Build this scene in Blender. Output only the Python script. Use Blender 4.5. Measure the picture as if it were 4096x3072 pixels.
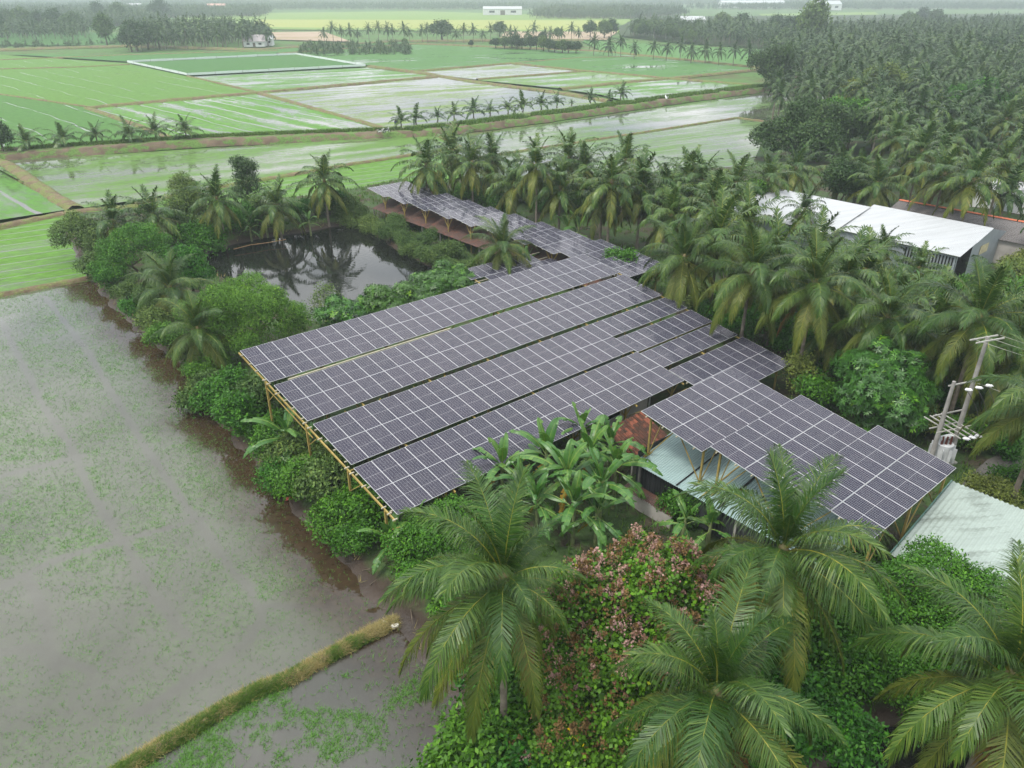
import bpy, math, random
import numpy as np
from mathutils import Matrix, Vector

# ------------------------------------------------------------------ camera, sky, sun, exposure
scene = bpy.context.scene
for o in list(bpy.data.objects):
    bpy.data.objects.remove(o, do_unlink=True)
CAM_H = 26.118
PITCH = math.radians(27.492)
FOC = 3009.28                      # focal length in pixels of a 4096 px wide picture
cam_data = bpy.data.cameras.new('camera')
cam_data.sensor_width = 36.0
cam_data.lens = 36.0 * FOC / 4096.0
cam_data.clip_start = 0.1
cam_data.clip_end = 20000.0
cam = bpy.data.objects.new('camera', cam_data)
scene.collection.objects.link(cam)
cam.location = (0, 0, CAM_H)
cam.rotation_euler = (math.pi / 2 - PITCH, 0, 0)
scene.camera = cam

SUN_EL, SUN_AZ = math.radians(60), math.radians(-125)     # azimuth measured from +Y towards +X
world = bpy.data.worlds.new('World')
scene.world = world
world.use_nodes = True
wn, wl = world.node_tree.nodes, world.node_tree.links
wn.clear()
w_out = wn.new('ShaderNodeOutputWorld')
w_bg = wn.new('ShaderNodeBackground')
w_bg.inputs['Strength'].default_value = 0.14
w_sky = wn.new('ShaderNodeTexSky')
w_sky.sky_type = 'NISHITA'
w_sky.sun_disc = False
w_sky.sun_elevation = SUN_EL
w_sky.sun_rotation = SUN_AZ
w_sky.air_density = 1.0
w_sky.dust_density = 3.0
w_co = wn.new('ShaderNodeTexCoord')
w_sep = wn.new('ShaderNodeSeparateXYZ')
wl.new(w_co.outputs['Generated'], w_sep.inputs[0])
w_zc = wn.new('ShaderNodeMath'); w_zc.operation = 'MAXIMUM'; w_zc.inputs[1].default_value = 0.0
wl.new(w_sep.outputs['Z'], w_zc.inputs[0])
w_za = wn.new('ShaderNodeMath'); w_za.operation = 'ADD'; w_za.inputs[1].default_value = 0.18
wl.new(w_zc.outputs[0], w_za.inputs[0])
w_div = wn.new('ShaderNodeVectorMath'); w_div.operation = 'DIVIDE'
w_cmb = wn.new('ShaderNodeCombineXYZ')
for k in range(3):
    wl.new(w_za.outputs[0], w_cmb.inputs[k])
wl.new(w_co.outputs['Generated'], w_div.inputs[0]); wl.new(w_cmb.outputs[0], w_div.inputs[1])
w_no = wn.new('ShaderNodeTexNoise')          # overcast with thinner, bluish breaks between the clouds
w_no.inputs['Scale'].default_value = 1.15
w_no.inputs['Detail'].default_value = 6.0
w_no.inputs['Roughness'].default_value = 0.55
wl.new(w_div.outputs[0], w_no.inputs['Vector'])
w_rmp = wn.new('ShaderNodeValToRGB')
w_rmp.color_ramp.elements[0].position = 0.36
w_rmp.color_ramp.elements[0].color = (0.45, 0.45, 0.45, 1)
w_rmp.color_ramp.elements[1].position = 0.60
w_rmp.color_ramp.elements[1].color = (0.97, 0.97, 0.97, 1)
wl.new(w_no.outputs['Fac'], w_rmp.inputs[0])
w_no2 = wn.new('ShaderNodeTexNoise')
w_no2.inputs['Scale'].default_value = 2.3
w_no2.inputs['Detail'].default_value = 5.0
wl.new(w_div.outputs[0], w_no2.inputs['Vector'])
w_rmp2 = wn.new('ShaderNodeValToRGB')        # cloud brightness, grey bellies to white
w_rmp2.color_ramp.elements[0].position = 0.35
w_rmp2.color_ramp.elements[0].color = (6.8, 7.1, 7.3, 1)
w_rmp2.color_ramp.elements[1].position = 0.68
w_rmp2.color_ramp.elements[1].color = (14.0, 14.1, 14.2, 1)
wl.new(w_no2.outputs['Fac'], w_rmp2.inputs[0])
w_mix = wn.new('ShaderNodeMix'); w_mix.data_type = 'RGBA'
wl.new(w_rmp.outputs['Color'], w_mix.inputs['Factor'])
wl.new(w_sky.outputs['Color'], w_mix.inputs['A'])
w_el = wn.new('ShaderNodeMath'); w_el.operation = 'MULTIPLY_ADD'          # overcast sky: zenith more than twice as bright as the horizon
w_el.inputs[1].default_value = 0.56; w_el.inputs[2].default_value = 0.44
wl.new(w_zc.outputs[0], w_el.inputs[0])
w_mul = wn.new('ShaderNodeVectorMath'); w_mul.operation = 'SCALE'
wl.new(w_rmp2.outputs['Color'], w_mul.inputs[0]); wl.new(w_el.outputs[0], w_mul.inputs['Scale'])
wl.new(w_mul.outputs[0], w_mix.inputs['B'])
wl.new(w_mix.outputs['Result'], w_bg.inputs['Color'])
wl.new(w_bg.outputs[0], w_out.inputs['Surface'])

sun_data = bpy.data.lights.new('sun', 'SUN')
sun_data.energy = 1.4
sun_data.angle = math.radians(12)
sun_data.color = (1.0, 0.96, 0.90)
sun = bpy.data.objects.new('sun', sun_data)
scene.collection.objects.link(sun)
sd = Vector((math.sin(SUN_AZ) * math.cos(SUN_EL), math.cos(SUN_AZ) * math.cos(SUN_EL), math.sin(SUN_EL)))
sun.rotation_euler = sd.to_track_quat('Z', 'Y').to_euler()
sun.location = (0, 0, 200)

scene.view_settings.view_transform = 'Standard'
scene.view_settings.look = 'None'
scene.view_settings.gamma = 1.0
scene.view_settings.use_curve_mapping = False
scene.view_settings.exposure = 1.0
scene.render.engine = 'CYCLES'
scene.cycles.use_denoising = True
scene.cycles.max_bounces = 6
scene.cycles.diffuse_bounces = 2
scene.cycles.glossy_bounces = 3
scene.cycles.transmission_bounces = 3
scene.cycles.transparent_max_bounces = 6
scene.cycles.volume_bounces = 1
scene.cycles.caustics_reflective = False
scene.cycles.caustics_refractive = False

# ------------------------------------------------------------------ helpers
COL = scene.collection
RNG = np.random.default_rng(7)
CP, SP = math.cos(PITCH), math.sin(PITCH)
DS = 4096.0 / 2212.0               # survey marks were read off a 2212 px wide view

def ground_point(x, y, z=0.0):
    """World point at height z that was surveyed at view position (x, y)."""
    cx, cy = (x * DS - 2048) / FOC, (y * DS - 1536) / FOC
    d = (cx, CP - SP * cy, -SP - CP * cy)
    s = (z - CAM_H) / d[2]
    return Vector((d[0] * s, d[1] * s, z))

def pts(L, z=0.0):
    return [ground_point(x, y, z) for x, y in L]

class MB:
    """Collects vertices and faces of one mesh."""
    def __init__(self):
        self.v, self.f, self.m, self.r, self.n = [], [], [], [], 0
    def add(self, v, f, mat=0, rnd=None):
        v = np.asarray(v, float).reshape(-1, 3)
        f = np.asarray(f, int)
        if f.ndim == 1: f = f.reshape(1, -1)
        self.v.append(v); self.f.append(f + self.n)
        self.m.append(np.full(len(f), mat, int))
        self.r.append(np.zeros(len(f)) if rnd is None else np.asarray(rnd, float) * np.ones(len(f)))
        self.n += len(v)
        return self
    def join(self, other, M=None, mat=None):
        for v in other.v:
            self.v.append(v if M is None else v @ np.array(M.to_3x3()).T + np.array(M.translation))
        off = self.n
        for f, m, r in zip(other.f, other.m, other.r):
            self.f.append(f + off); self.m.append(m if mat is None else np.full_like(m, mat)); self.r.append(r)
        self.n += other.n
        return self
    def box(self, c, s, rot=None, mat=0):
        c = np.array(c, float); h = np.array(s, float) / 2
        q = np.array([[x, y, z] for z in (-1, 1) for y in (-1, 1) for x in (-1, 1)], float) * h
        if rot is not None: q = q @ np.array(rot).T
        return self.add(q + c, [[0, 2, 3, 1], [4, 5, 7, 6], [0, 1, 5, 4], [2, 6, 7, 3], [0, 4, 6, 2], [1, 3, 7, 5]], mat)
    def bar(self, a, b, w=0.08, h=None, mat=0, up=(0, 0, 1)):
        a, b = np.array(a, float), np.array(b, float)
        d = b - a; L = np.linalg.norm(d)
        if L < 1e-6: return self
        x = d / L; u = np.array(up, float)
        if abs(x @ u) > 0.98: u = np.array([1.0, 0, 0])
        y = np.cross(u, x); y /= np.linalg.norm(y); z = np.cross(x, y)
        return self.box((a + b) / 2, (L, w, h or w), np.stack([x, y, z], 1), mat)
    def tube(self, path, rad, n=6, mat=0, cap=True):
        P = np.asarray(path, float); m = len(P)
        R = np.ones(m) * np.asarray(rad, float)
        T = np.gradient(P, axis=0); T /= np.linalg.norm(T, axis=1)[:, None] + 1e-9
        ref = np.array([0, 0, 1.0]) if abs(T[0][2]) < 0.9 else np.array([1.0, 0, 0])
        A = np.cross(T, ref); A /= np.linalg.norm(A, axis=1)[:, None] + 1e-9
        B = np.cross(T, A)
        an = np.arange(n) * 2 * np.pi / n
        V = P[:, None, :] + R[:, None, None] * (np.cos(an)[None, :, None] * A[:, None, :] + np.sin(an)[None, :, None] * B[:, None, :])
        i, j = np.meshgrid(np.arange(m - 1), np.arange(n), indexing='ij')
        i, j = i.ravel(), j.ravel(); k = (j + 1) % n
        F = np.stack([i * n + j, (i + 1) * n + j, (i + 1) * n + k, i * n + k], 1)
        self.add(V, F, mat)
        if cap:
            self.add(V[0], [list(range(n))], mat); self.add(V[-1], [list(range(n))[::-1]], mat)
        return self
    def ball(self, c, r, mat=0, ns=8, nr=5, rnd=None):
        r = np.ones(3) * np.asarray(r, float)
        th = np.linspace(0, np.pi, nr + 1)[1:-1]; ph = np.arange(ns) * 2 * np.pi / ns
        V = [[0, 0, 1]] + [[math.sin(a) * math.cos(b), math.sin(a) * math.sin(b), math.cos(a)] for a in th for b in ph] + [[0, 0, -1]]
        V = np.array(V) * r + np.array(c, float)
        F = []; last = len(V) - 1
        T = [[0, 1 + j, 1 + (j + 1) % ns] for j in range(ns)]
        T += [[last, 1 + (nr - 2) * ns + (j + 1) % ns, 1 + (nr - 2) * ns + j] for j in range(ns)]
        for i in range(nr - 2):
            for j in range(ns):
                F.append([1 + i * ns + j, 1 + (i + 1) * ns + j, 1 + (i + 1) * ns + (j + 1) % ns, 1 + i * ns + (j + 1) % ns])
        n0 = self.n
        self.v.append(V); self.n += len(V)
        for fs in (T, F):
            if fs:
                fs = np.array(fs) + n0
                self.f.append(fs); self.m.append(np.full(len(fs), mat, int)); self.r.append(np.full(len(fs), 0.0 if rnd is None else rnd))
        return self
    def mesh(self, name, mats, smooth=False):
        V = np.concatenate(self.v) if self.v else np.zeros((0, 3))
        me = bpy.data.meshes.new(name)
        loops = np.concatenate([f.ravel() for f in self.f])
        tot = np.concatenate([np.full(len(f), f.shape[1], int) for f in self.f])
        start = np.concatenate([[0], np.cumsum(tot)[:-1]])
        me.vertices.add(len(V)); me.vertices.foreach_set('co', V.astype(np.float32).ravel())
        me.loops.add(len(loops)); me.loops.foreach_set('vertex_index', loops.astype(np.int32))
        me.polygons.add(len(tot)); me.polygons.foreach_set('loop_start', start.astype(np.int32))
        me.polygons.foreach_set('loop_total', tot.astype(np.int32))
        for m in (mats if isinstance(mats, (list, tuple)) else [mats]):
            me.materials.append(m)
        me.polygons.foreach_set('material_index', np.concatenate(self.m).astype(np.int32))
        me.polygons.foreach_set('use_smooth', np.full(len(tot), smooth, bool))
        at = me.attributes.new('rnd', 'FLOAT', 'FACE')
        at.data.foreach_set('value', np.concatenate(self.r).astype(np.float32))
        me.update(calc_edges=True)
        me.validate()
        return me

def obj(name, me, parent=None, loc=(0, 0, 0), rot=(0, 0, 0), scale=(1, 1, 1)):
    o = bpy.data.objects.new(name, me)
    COL.objects.link(o)
    o.parent = parent
    o.location = loc; o.rotation_euler = rot
    o.scale = (scale,) * 3 if isinstance(scale, (int, float)) else scale
    return o

def tag(o, label=None, cat=None, group=None, kind=None):
    if label: o['label'] = label
    if cat: o['category'] = cat
    if group: o['group'] = group
    if kind: o['kind'] = kind
    return o

def thing(name, label, cat, loc=(0, 0, 0), rz=0.0, group=None, scale=1.0):
    o = bpy.data.objects.new(name, None)
    o.empty_display_size = 0.5
    COL.objects.link(o)
    o.location = loc; o.rotation_euler = (0, 0, rz); o.scale = (scale,) * 3
    return tag(o, label, cat, group)

# ------------------------------------------------------------------ material helpers
def new_mat(name):
    m = bpy.data.materials.new(name); m.use_nodes = True
    nt = m.node_tree
    for n in list(nt.nodes):
        if n.type != 'OUTPUT_MATERIAL': nt.nodes.remove(n)
    out = [n for n in nt.nodes if n.type == 'OUTPUT_MATERIAL'][0]
    return m, nt, out

def N(nt, typ, **kw):
    n = nt.nodes.new('ShaderNode' + typ)
    for k, v in kw.items():
        if k.startswith('_'): setattr(n, k[1:], v)
    return n

def setin(n, **kw):
    for k, v in kw.items():
        key = k.replace('_', ' ')
        if hasattr(v, 'is_output') or isinstance(v, bpy.types.NodeSocket):
            n.id_data.links.new(v, n.inputs[key])
        else:
            n.inputs[key].default_value = v
    return n

def math_n(nt, op, a, b=None, c=None, clamp=False):
    n = nt.nodes.new('ShaderNodeMath'); n.operation = op; n.use_clamp = clamp
    for i, x in enumerate((a, b, c)):
        if x is None: continue
        if isinstance(x, bpy.types.NodeSocket): nt.links.new(x, n.inputs[i])
        else: n.inputs[i].default_value = x
    return n.outputs[0]

def noise(nt, scale, detail=4.0, vec=None, rough=0.55, dist=0.0):
    n = nt.nodes.new('ShaderNodeTexNoise')
    n.inputs['Scale'].default_value = scale; n.inputs['Detail'].default_value = detail
    n.inputs['Roughness'].default_value = rough; n.inputs['Distortion'].default_value = dist
    if vec is not None: nt.links.new(vec, n.inputs['Vector'])
    return n.outputs['Fac']

def ramp(nt, fac, stops):
    n = nt.nodes.new('ShaderNodeValToRGB'); cr = n.color_ramp
    while len(cr.elements) < len(stops): cr.elements.new(0.5)
    for e, (p, c) in zip(cr.elements, stops):
        e.position = p; e.color = (c[0], c[1], c[2], 1) if hasattr(c, '__len__') else (c, c, c, 1)
    nt.links.new(fac, n.inputs[0])
    return n.outputs['Color']

def mixc(nt, fac, a, b, blend='MIX'):
    n = nt.nodes.new('ShaderNodeMix'); n.data_type = 'RGBA'; n.blend_type = blend
    for key, x in (('Factor', fac), ('A', a), ('B', b)):
        s = n.inputs[key] if key == 'Factor' else [i for i in n.inputs if i.name == key and i.type == 'RGBA'][0]
        if isinstance(x, bpy.types.NodeSocket): nt.links.new(x, s)
        elif key == 'Factor': s.default_value = x
        else: s.default_value = (x[0], x[1], x[2], 1)
    return [o for o in n.outputs if o.type == 'RGBA'][0]

def bsdf(nt, color, rough=0.6, spec=0.5, metal=0.0, ior=1.5, bump=None, bump_s=0.2, bump_d=0.02):
    n = nt.nodes.new('ShaderNodeBsdfPrincipled')
    if isinstance(color, bpy.types.NodeSocket): nt.links.new(color, n.inputs['Base Color'])
    else: n.inputs['Base Color'].default_value = (*color, 1)
    if isinstance(rough, bpy.types.NodeSocket): nt.links.new(rough, n.inputs['Roughness'])
    else: n.inputs['Roughness'].default_value = rough
    n.inputs['Specular IOR Level'].default_value = spec
    n.inputs['Metallic'].default_value = metal
    n.inputs['IOR'].default_value = ior
    if bump is not None:
        b = nt.nodes.new('ShaderNodeBump'); b.inputs['Strength'].default_value = bump_s; b.inputs['Distance'].default_value = bump_d
        nt.links.new(bump, b.inputs['Height']); nt.links.new(b.outputs[0], n.inputs['Normal'])
    return n.outputs[0]

def world_pos(nt):
    return nt.nodes.new('ShaderNodeNewGeometry').outputs['Position']

def obj_co(nt):
    return nt.nodes.new('ShaderNodeTexCoord').outputs['Object']

def mapped(nt, vec, rotz=0.0, scale=(1, 1, 1)):
    n = nt.nodes.new('ShaderNodeMapping'); n.inputs['Rotation'].default_value = (0, 0, rotz); n.inputs['Scale'].default_value = scale
    nt.links.new(vec, n.inputs['Vector'])
    return n.outputs[0]

def finish(m, nt, out, sh):
    nt.links.new(sh, out.inputs['Surface']); return m

def plain(name, color, rough=0.6, spec=0.4, metal=0.0, var=0.25, vscale=3.0, bumps=0.0):
    """Single-colour material with grain and mottling."""
    m, nt, out = new_mat(name)
    oc = obj_co(nt)
    a = noise(nt, vscale, 5, oc)
    c = ramp(nt, a, [(0.3, [x * (1 - var) for x in color]), (0.7, [min(1, x * (1 + var)) for x in color])])
    fine = noise(nt, vscale * 9, 3, oc)
    c = mixc(nt, 0.25, c, mixc(nt, 1.0, c, ramp(nt, fine, [(0.3, 0.55), (0.7, 1.0)]), 'MULTIPLY'))
    return finish(m, nt, out, bsdf(nt, c, rough, spec, metal, bump=fine if bumps else None, bump_s=bumps))

def attr(nt, name):
    n = nt.nodes.new('ShaderNodeAttribute'); n.attribute_name = name
    return n.outputs['Fac']

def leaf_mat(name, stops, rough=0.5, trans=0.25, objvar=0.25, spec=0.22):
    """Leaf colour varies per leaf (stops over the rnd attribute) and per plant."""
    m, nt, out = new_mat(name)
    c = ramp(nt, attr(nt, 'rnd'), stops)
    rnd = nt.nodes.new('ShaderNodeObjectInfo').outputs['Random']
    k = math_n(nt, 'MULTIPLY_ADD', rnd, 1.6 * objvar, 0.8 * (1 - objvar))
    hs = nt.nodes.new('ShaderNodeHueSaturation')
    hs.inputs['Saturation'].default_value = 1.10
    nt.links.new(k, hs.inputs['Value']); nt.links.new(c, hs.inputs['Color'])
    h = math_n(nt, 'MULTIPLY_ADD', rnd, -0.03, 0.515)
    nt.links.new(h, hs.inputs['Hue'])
    c = hs.outputs[0]
    p = bsdf(nt, c, rough, spec)
    t = nt.nodes.new('ShaderNodeBsdfTranslucent')
    c2 = mixc(nt, 0.5, c, (0.9, 1.0, 0.3), 'MULTIPLY')
    nt.links.new(c2, t.inputs['Color'])
    mx = nt.nodes.new('ShaderNodeMixShader'); mx.inputs[0].default_value = trans
    nt.links.new(p, mx.inputs[1]); nt.links.new(t.outputs[0], mx.inputs[2])
    return finish(m, nt, out, mx.outputs[0])

# ------------------------------------------------------------------ numeric helpers
def vnoise(x, y, seed=0):
    """Smooth value noise on the unit lattice."""
    r = np.random.default_rng(seed); tab = r.random((256, 256))
    xi, yi = np.floor(x).astype(int), np.floor(y).astype(int)
    fx, fy = x - xi, y - yi
    fx, fy = fx * fx * (3 - 2 * fx), fy * fy * (3 - 2 * fy)
    g = lambda a, b: tab[a % 256, b % 256]
    return (g(xi, yi) * (1 - fx) + g(xi + 1, yi) * fx) * (1 - fy) + (g(xi, yi + 1) * (1 - fx) + g(xi + 1, yi + 1) * fx) * fy

def fbm(x, y, seed=0, oct=3):
    return sum(vnoise(x * 2 ** k, y * 2 ** k, seed + k) * 0.5 ** k for k in range(oct)) / sum(0.5 ** k for k in range(oct))

def seg_dist(P, A, B):
    A, B = np.asarray(A), np.asarray(B)
    d = B - A; t = np.clip(((P - A) @ d) / (d @ d + 1e-12), 0, 1)
    return np.linalg.norm(P - (A + t[:, None] * d), axis=1)

def poly_dist(P, poly, closed=True):
    n = len(poly); out = np.full(len(P), 1e9)
    for i in range(n if closed else n - 1):
        out = np.minimum(out, seg_dist(P, poly[i], poly[(i + 1) % n]))
    return out

def inside(P, poly):
    x, y = P[:, 0], P[:, 1]; c = np.zeros(len(P), bool); n = len(poly)
    for i in range(n):
        (x0, y0), (x1, y1) = poly[i], poly[(i + 1) % n]
        if y0 == y1: continue
        hit = ((y0 > y) != (y1 > y)) & (x < (x1 - x0) * (y - y0) / (y1 - y0) + x0)
        c ^= hit
    return c

def xy(L):
    return [(p.x, p.y) for p in L]

def smooth(a, b, x):
    t = np.clip((x - a) / (b - a), 0, 1); return t * t * (3 - 2 * t)

# ------------------------------------------------------------------ field and soil materials
WET = (0.055, 0.052, 0.042)
def paddy_mat(name, green, cover, ang=0.55, furrow=0.0, mud=WET, soft=0.07, fine=0.9, furrow_w=0.10, gvar=0.25, dry=0.0):
    m, nt, out = new_mat(name)
    P = world_pos(nt)
    q = mapped(nt, P, -ang)
    st = mapped(nt, q, 0, (0.10, 0.55, 1))
    a = noise(nt, 0.35, 4, st, 0.5)
    b = noise(nt, fine, 3, mapped(nt, q, 0, (0.5, 1, 1)), 0.6)
    c = noise(nt, 0.035, 3, q, 0.5)
    s = math_n(nt, 'ADD', math_n(nt, 'MULTIPLY', a, 0.45), math_n(nt, 'MULTIPLY', b, 0.25))
    s = math_n(nt, 'ADD', s, math_n(nt, 'MULTIPLY', c, 0.30))
    th = 0.5 + (0.5 - cover) * 0.5
    if furrow:
        sp = nt.nodes.new('ShaderNodeSeparateXYZ'); nt.links.new(q, sp.inputs[0])
        w = math_n(nt, 'MULTIPLY_ADD', noise(nt, 0.05, 2, q), 0.5, math_n(nt, 'DIVIDE', sp.outputs['Y'], furrow))
        fr = math_n(nt, 'ABSOLUTE', math_n(nt, 'SUBTRACT', math_n(nt, 'FRACT', w), 0.5))
        mr = nt.nodes.new('ShaderNodeMapRange'); mr.interpolation_type = 'SMOOTHSTEP'
        mr.inputs['From Min'].default_value = 0.5 - furrow_w; mr.inputs['From Max'].default_value = 0.5
        nt.links.new(fr, mr.inputs['Value'])
        strength = math_n(nt, 'MULTIPLY', mr.outputs[0], math_n(nt, 'MULTIPLY_ADD', noise(nt, 0.07, 2, q), 0.9, -0.18, clamp=True))
        s = math_n(nt, 'SUBTRACT', s, strength)
    mr = nt.nodes.new('ShaderNodeMapRange'); mr.interpolation_type = 'SMOOTHSTEP'
    mr.inputs['From Min'].default_value = th - soft; mr.inputs['From Max'].default_value = th + soft
    nt.links.new(s, mr.inputs['Value'])
    gcol = ramp(nt, b, [(0.3, [x * (1 - gvar) for x in green]), (0.7, [x * (1 + gvar) for x in green])])
    gcol = mixc(nt, math_n(nt, 'MULTIPLY', c, 0.6), gcol, [green[0] * 1.25, green[1] * 0.95, green[2] * 0.8])
    g = bsdf(nt, gcol, 0.75, 0.12)
    if dry:
        wtr = bsdf(nt, ramp(nt, a, [(0.3, [x * 0.8 for x in mud]), (0.7, [x * 1.2 for x in mud])]), 0.8, 0.2)
    else:
        wtr = bsdf(nt, mud, 0.045, 0.5, 0, 1.33, bump=noise(nt, 1.2, 2, P), bump_s=0.02, bump_d=0.02)
    mx = nt.nodes.new('ShaderNodeMixShader')
    nt.links.new(mr.outputs[0], mx.inputs[0]); nt.links.new(wtr, mx.inputs[1]); nt.links.new(g, mx.inputs[2])
    return finish(m, nt, out, mx.outputs[0])

def soil_mat(name, lo, hi, grass, gcover=0.5, scale=0.6):
    m, nt, out = new_mat(name)
    P = world_pos(nt)
    a = noise(nt, scale, 5, P); b = noise(nt, scale * 7, 4, P)
    c = ramp(nt, a, [(0.3, lo), (0.7, hi)])
    c = mixc(nt, 0.5, c, mixc(nt, 1.0, c, ramp(nt, b, [(0.25, 0.45), (0.75, 1.0)]), 'MULTIPLY'))
    g = noise(nt, scale * 0.8, 6, mapped(nt, P, 0.4, (1, 1, 2.0)), 0.65)
    c = mixc(nt, ramp(nt, g, [(0.62 - gcover * 0.3, 0.0), (0.70 - gcover * 0.3, 1.0)]), c,
             ramp(nt, b, [(0.3, [x * 0.6 for x in grass]), (0.75, [x * 1.3 for x in grass])]))
    return finish(m, nt, out, bsdf(nt, c, 0.9, 0.15, bump=b, bump_s=0.6, bump_d=0.08))

M_ground = soil_mat('ground_grass', (0.06, 0.075, 0.03), (0.11, 0.12, 0.045), (0.07, 0.14, 0.035), 0.7, 0.08)
def land_material():
    m, nt, out = new_mat('garden_soil')
    P = world_pos(nt); sp = nt.nodes.new('ShaderNodeSeparateXYZ'); nt.links.new(P, sp.inputs[0])
    a = noise(nt, 0.5, 5, P); b = noise(nt, 4.0, 5, P, 0.65); g = noise(nt, 0.45, 6, P, 0.65)
    mud = ramp(nt, a, [(0.3, (0.022, 0.015, 0.010)), (0.7, (0.050, 0.034, 0.023))])
    lit = ramp(nt, b, [(0.3, (0.020, 0.018, 0.010)), (0.7, (0.062, 0.050, 0.028))])
    gr = ramp(nt, b, [(0.3, (0.018, 0.038, 0.009)), (0.75, (0.055, 0.10, 0.024))])
    up = math_n(nt, 'ADD', sp.outputs['Z'], math_n(nt, 'MULTIPLY_ADD', a, 0.5, -0.25))
    c = mixc(nt, ramp(nt, up, [(0.30, 0.0), (0.55, 1.0)]), mud, mixc(nt, ramp(nt, g, [(0.42, 0.0), (0.52, 1.0)]), lit, gr))
    ro = ramp(nt, up, [(0.05, 0.35), (0.3, 0.9)])
    return finish(m, nt, out, bsdf(nt, c, ro, 0.3, bump=b, bump_s=0.7, bump_d=0.10))
M_land = land_material()
M_bund = soil_mat('bund_soil', (0.10, 0.075, 0.045), (0.20, 0.155, 0.095), (0.13, 0.15, 0.05), 0.55, 0.8)
M_bank = soil_mat('bank_soil', (0.085, 0.062, 0.042), (0.165, 0.125, 0.085), (0.085, 0.15, 0.035), 0.50, 0.5)
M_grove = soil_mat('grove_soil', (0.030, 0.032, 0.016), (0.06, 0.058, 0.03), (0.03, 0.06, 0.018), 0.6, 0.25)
M_track = soil_mat('track_gravel', (0.10, 0.095, 0.085), (0.17, 0.16, 0.145), (0.06, 0.09, 0.03), 0.15, 0.8)

# near flooded field: shallow turbid water, a film of weed just under the surface
def shallow_water(name, mud1, mud2, weed, bed):
    """Turbid water; 'weed' is how much rice and algae stands in it, 'bed' where the brown bottom shows."""
    m, nt, out = new_mat(name)
    P = world_pos(nt)
    a = noise(nt, 0.13, 5, P, 0.6); b = noise(nt, 7.0, 4, P, 0.7); b2 = noise(nt, 2.2, 5, P, 0.7)
    c = ramp(nt, a, [(0.3, mud1), (0.7, mud2)])
    w = math_n(nt, 'MULTIPLY', attr(nt, 'weed'), math_n(nt, 'ADD', math_n(nt, 'MULTIPLY', ramp(nt, b, [(0.46, 0.0), (0.60, 1.0)]), 0.6), math_n(nt, 'MULTIPLY', ramp(nt, b2, [(0.40, 0.0), (0.65, 1.0)]), 0.55)), clamp=True)
    c = mixc(nt, w, c, weed)
    c = mixc(nt, attr(nt, 'bed'), c, mixc(nt, ramp(nt, b2, [(0.4, 0.0), (0.7, 1.0)]), bed, [x * 1.7 for x in bed]))
    rip = noise(nt, 0.9, 3, mapped(nt, P, 0.3, (1, 2.2, 1)))
    return finish(m, nt, out, bsdf(nt, c, math_n(nt, 'MULTIPLY_ADD', w, 0.25, 0.03), 0.5, 0, 1.5, bump=rip, bump_s=0.02, bump_d=0.03))
M_near1 = shallow_water('flooded_field_water', (0.062, 0.061, 0.047), (0.100, 0.100, 0.080), (0.085, 0.135, 0.045), (0.030, 0.020, 0.011))
M_near2 = shallow_water('flooded_plot_water', (0.030, 0.029, 0.023), (0.058, 0.056, 0.046), (0.055, 0.105, 0.026), (0.022, 0.015, 0.008))

def pond_material():
    m, nt, out = new_mat('pond_water')
    P = world_pos(nt)
    h = noise(nt, 1.6, 3, mapped(nt, P, 0.5, (1, 3.0, 1)), 0.5)
    tot = math_n(nt, 'MULTIPLY', h, 0.6)
    for i, (px, py) in enumerate([(765, 565), (762, 545), (742, 620), (700, 560)]):      # rings where fish surface
        g = ground_point(px, py, 0.02)
        v = nt.nodes.new('ShaderNodeVectorMath'); v.operation = 'DISTANCE'
        nt.links.new(P, v.inputs[0]); v.inputs[1].default_value = g
        d = v.outputs['Value']
        sn = math_n(nt, 'SINE', math_n(nt, 'MULTIPLY', d, 9.0))
        fall = math_n(nt, 'SUBTRACT', 1.0, math_n(nt, 'DIVIDE', d, 4.5 if i < 3 else 3.0), clamp=True)
        tot = math_n(nt, 'ADD', tot, math_n(nt, 'MULTIPLY', math_n(nt, 'MULTIPLY', sn, fall), 0.5))
    return finish(m, nt, out, bsdf(nt, (0.009, 0.010, 0.008), 0.02, 0.5, 0, 1.45, bump=tot, bump_s=0.06, bump_d=0.04))
M_pond = pond_material()

# ------------------------------------------------------------------ ground sheet and haze
b = MB(); b.add([(-9000, -600, -0.45), (9000, -600, -0.45), (9000, 12000, -0.45), (-9000, 12000, -0.45)], [[0, 1, 2, 3]])
tag(obj('ground', b.mesh('ground', M_ground)), 'flat green delta plain reaching to the horizon', 'ground', kind='structure')

def haze_box(density):
    m, nt, out = new_mat('haze_air')
    v = nt.nodes.new('ShaderNodeVolumePrincipled')
    v.inputs['Color'].default_value = (0.62, 0.70, 0.73, 1)
    v.inputs['Density'].default_value = density
    v.inputs['Anisotropy'].default_value = 0.0
    nt.links.new(v.outputs[0], out.inputs['Volume'])
    b = MB(); b.box((0, 6000, 13.75), (20000, 14000, 30.5))
    tag(obj('haze', b.mesh('haze', m)), 'pale humid haze lying over the fields', 'haze', kind='stuff')
haze_box(HAZE_DENSITY if 'HAZE_DENSITY' in globals() else 0.00040)

# ------------------------------------------------------------------ rice fields
FZ = [0.0]
def field(label, L, mat, z=None):
    if z is None:
        FZ[0] += 0.004; z = FZ[0]
    b = MB(); P = pts(L, z); b.add([tuple(p) for p in P], [list(range(len(P)))])
    me = b.mesh('rice_field', mat)
    if me.polygons[0].normal.z < 0: me.flip_normals()
    return tag(obj('rice_field', me), label, 'rice field', kind='structure')

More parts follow.
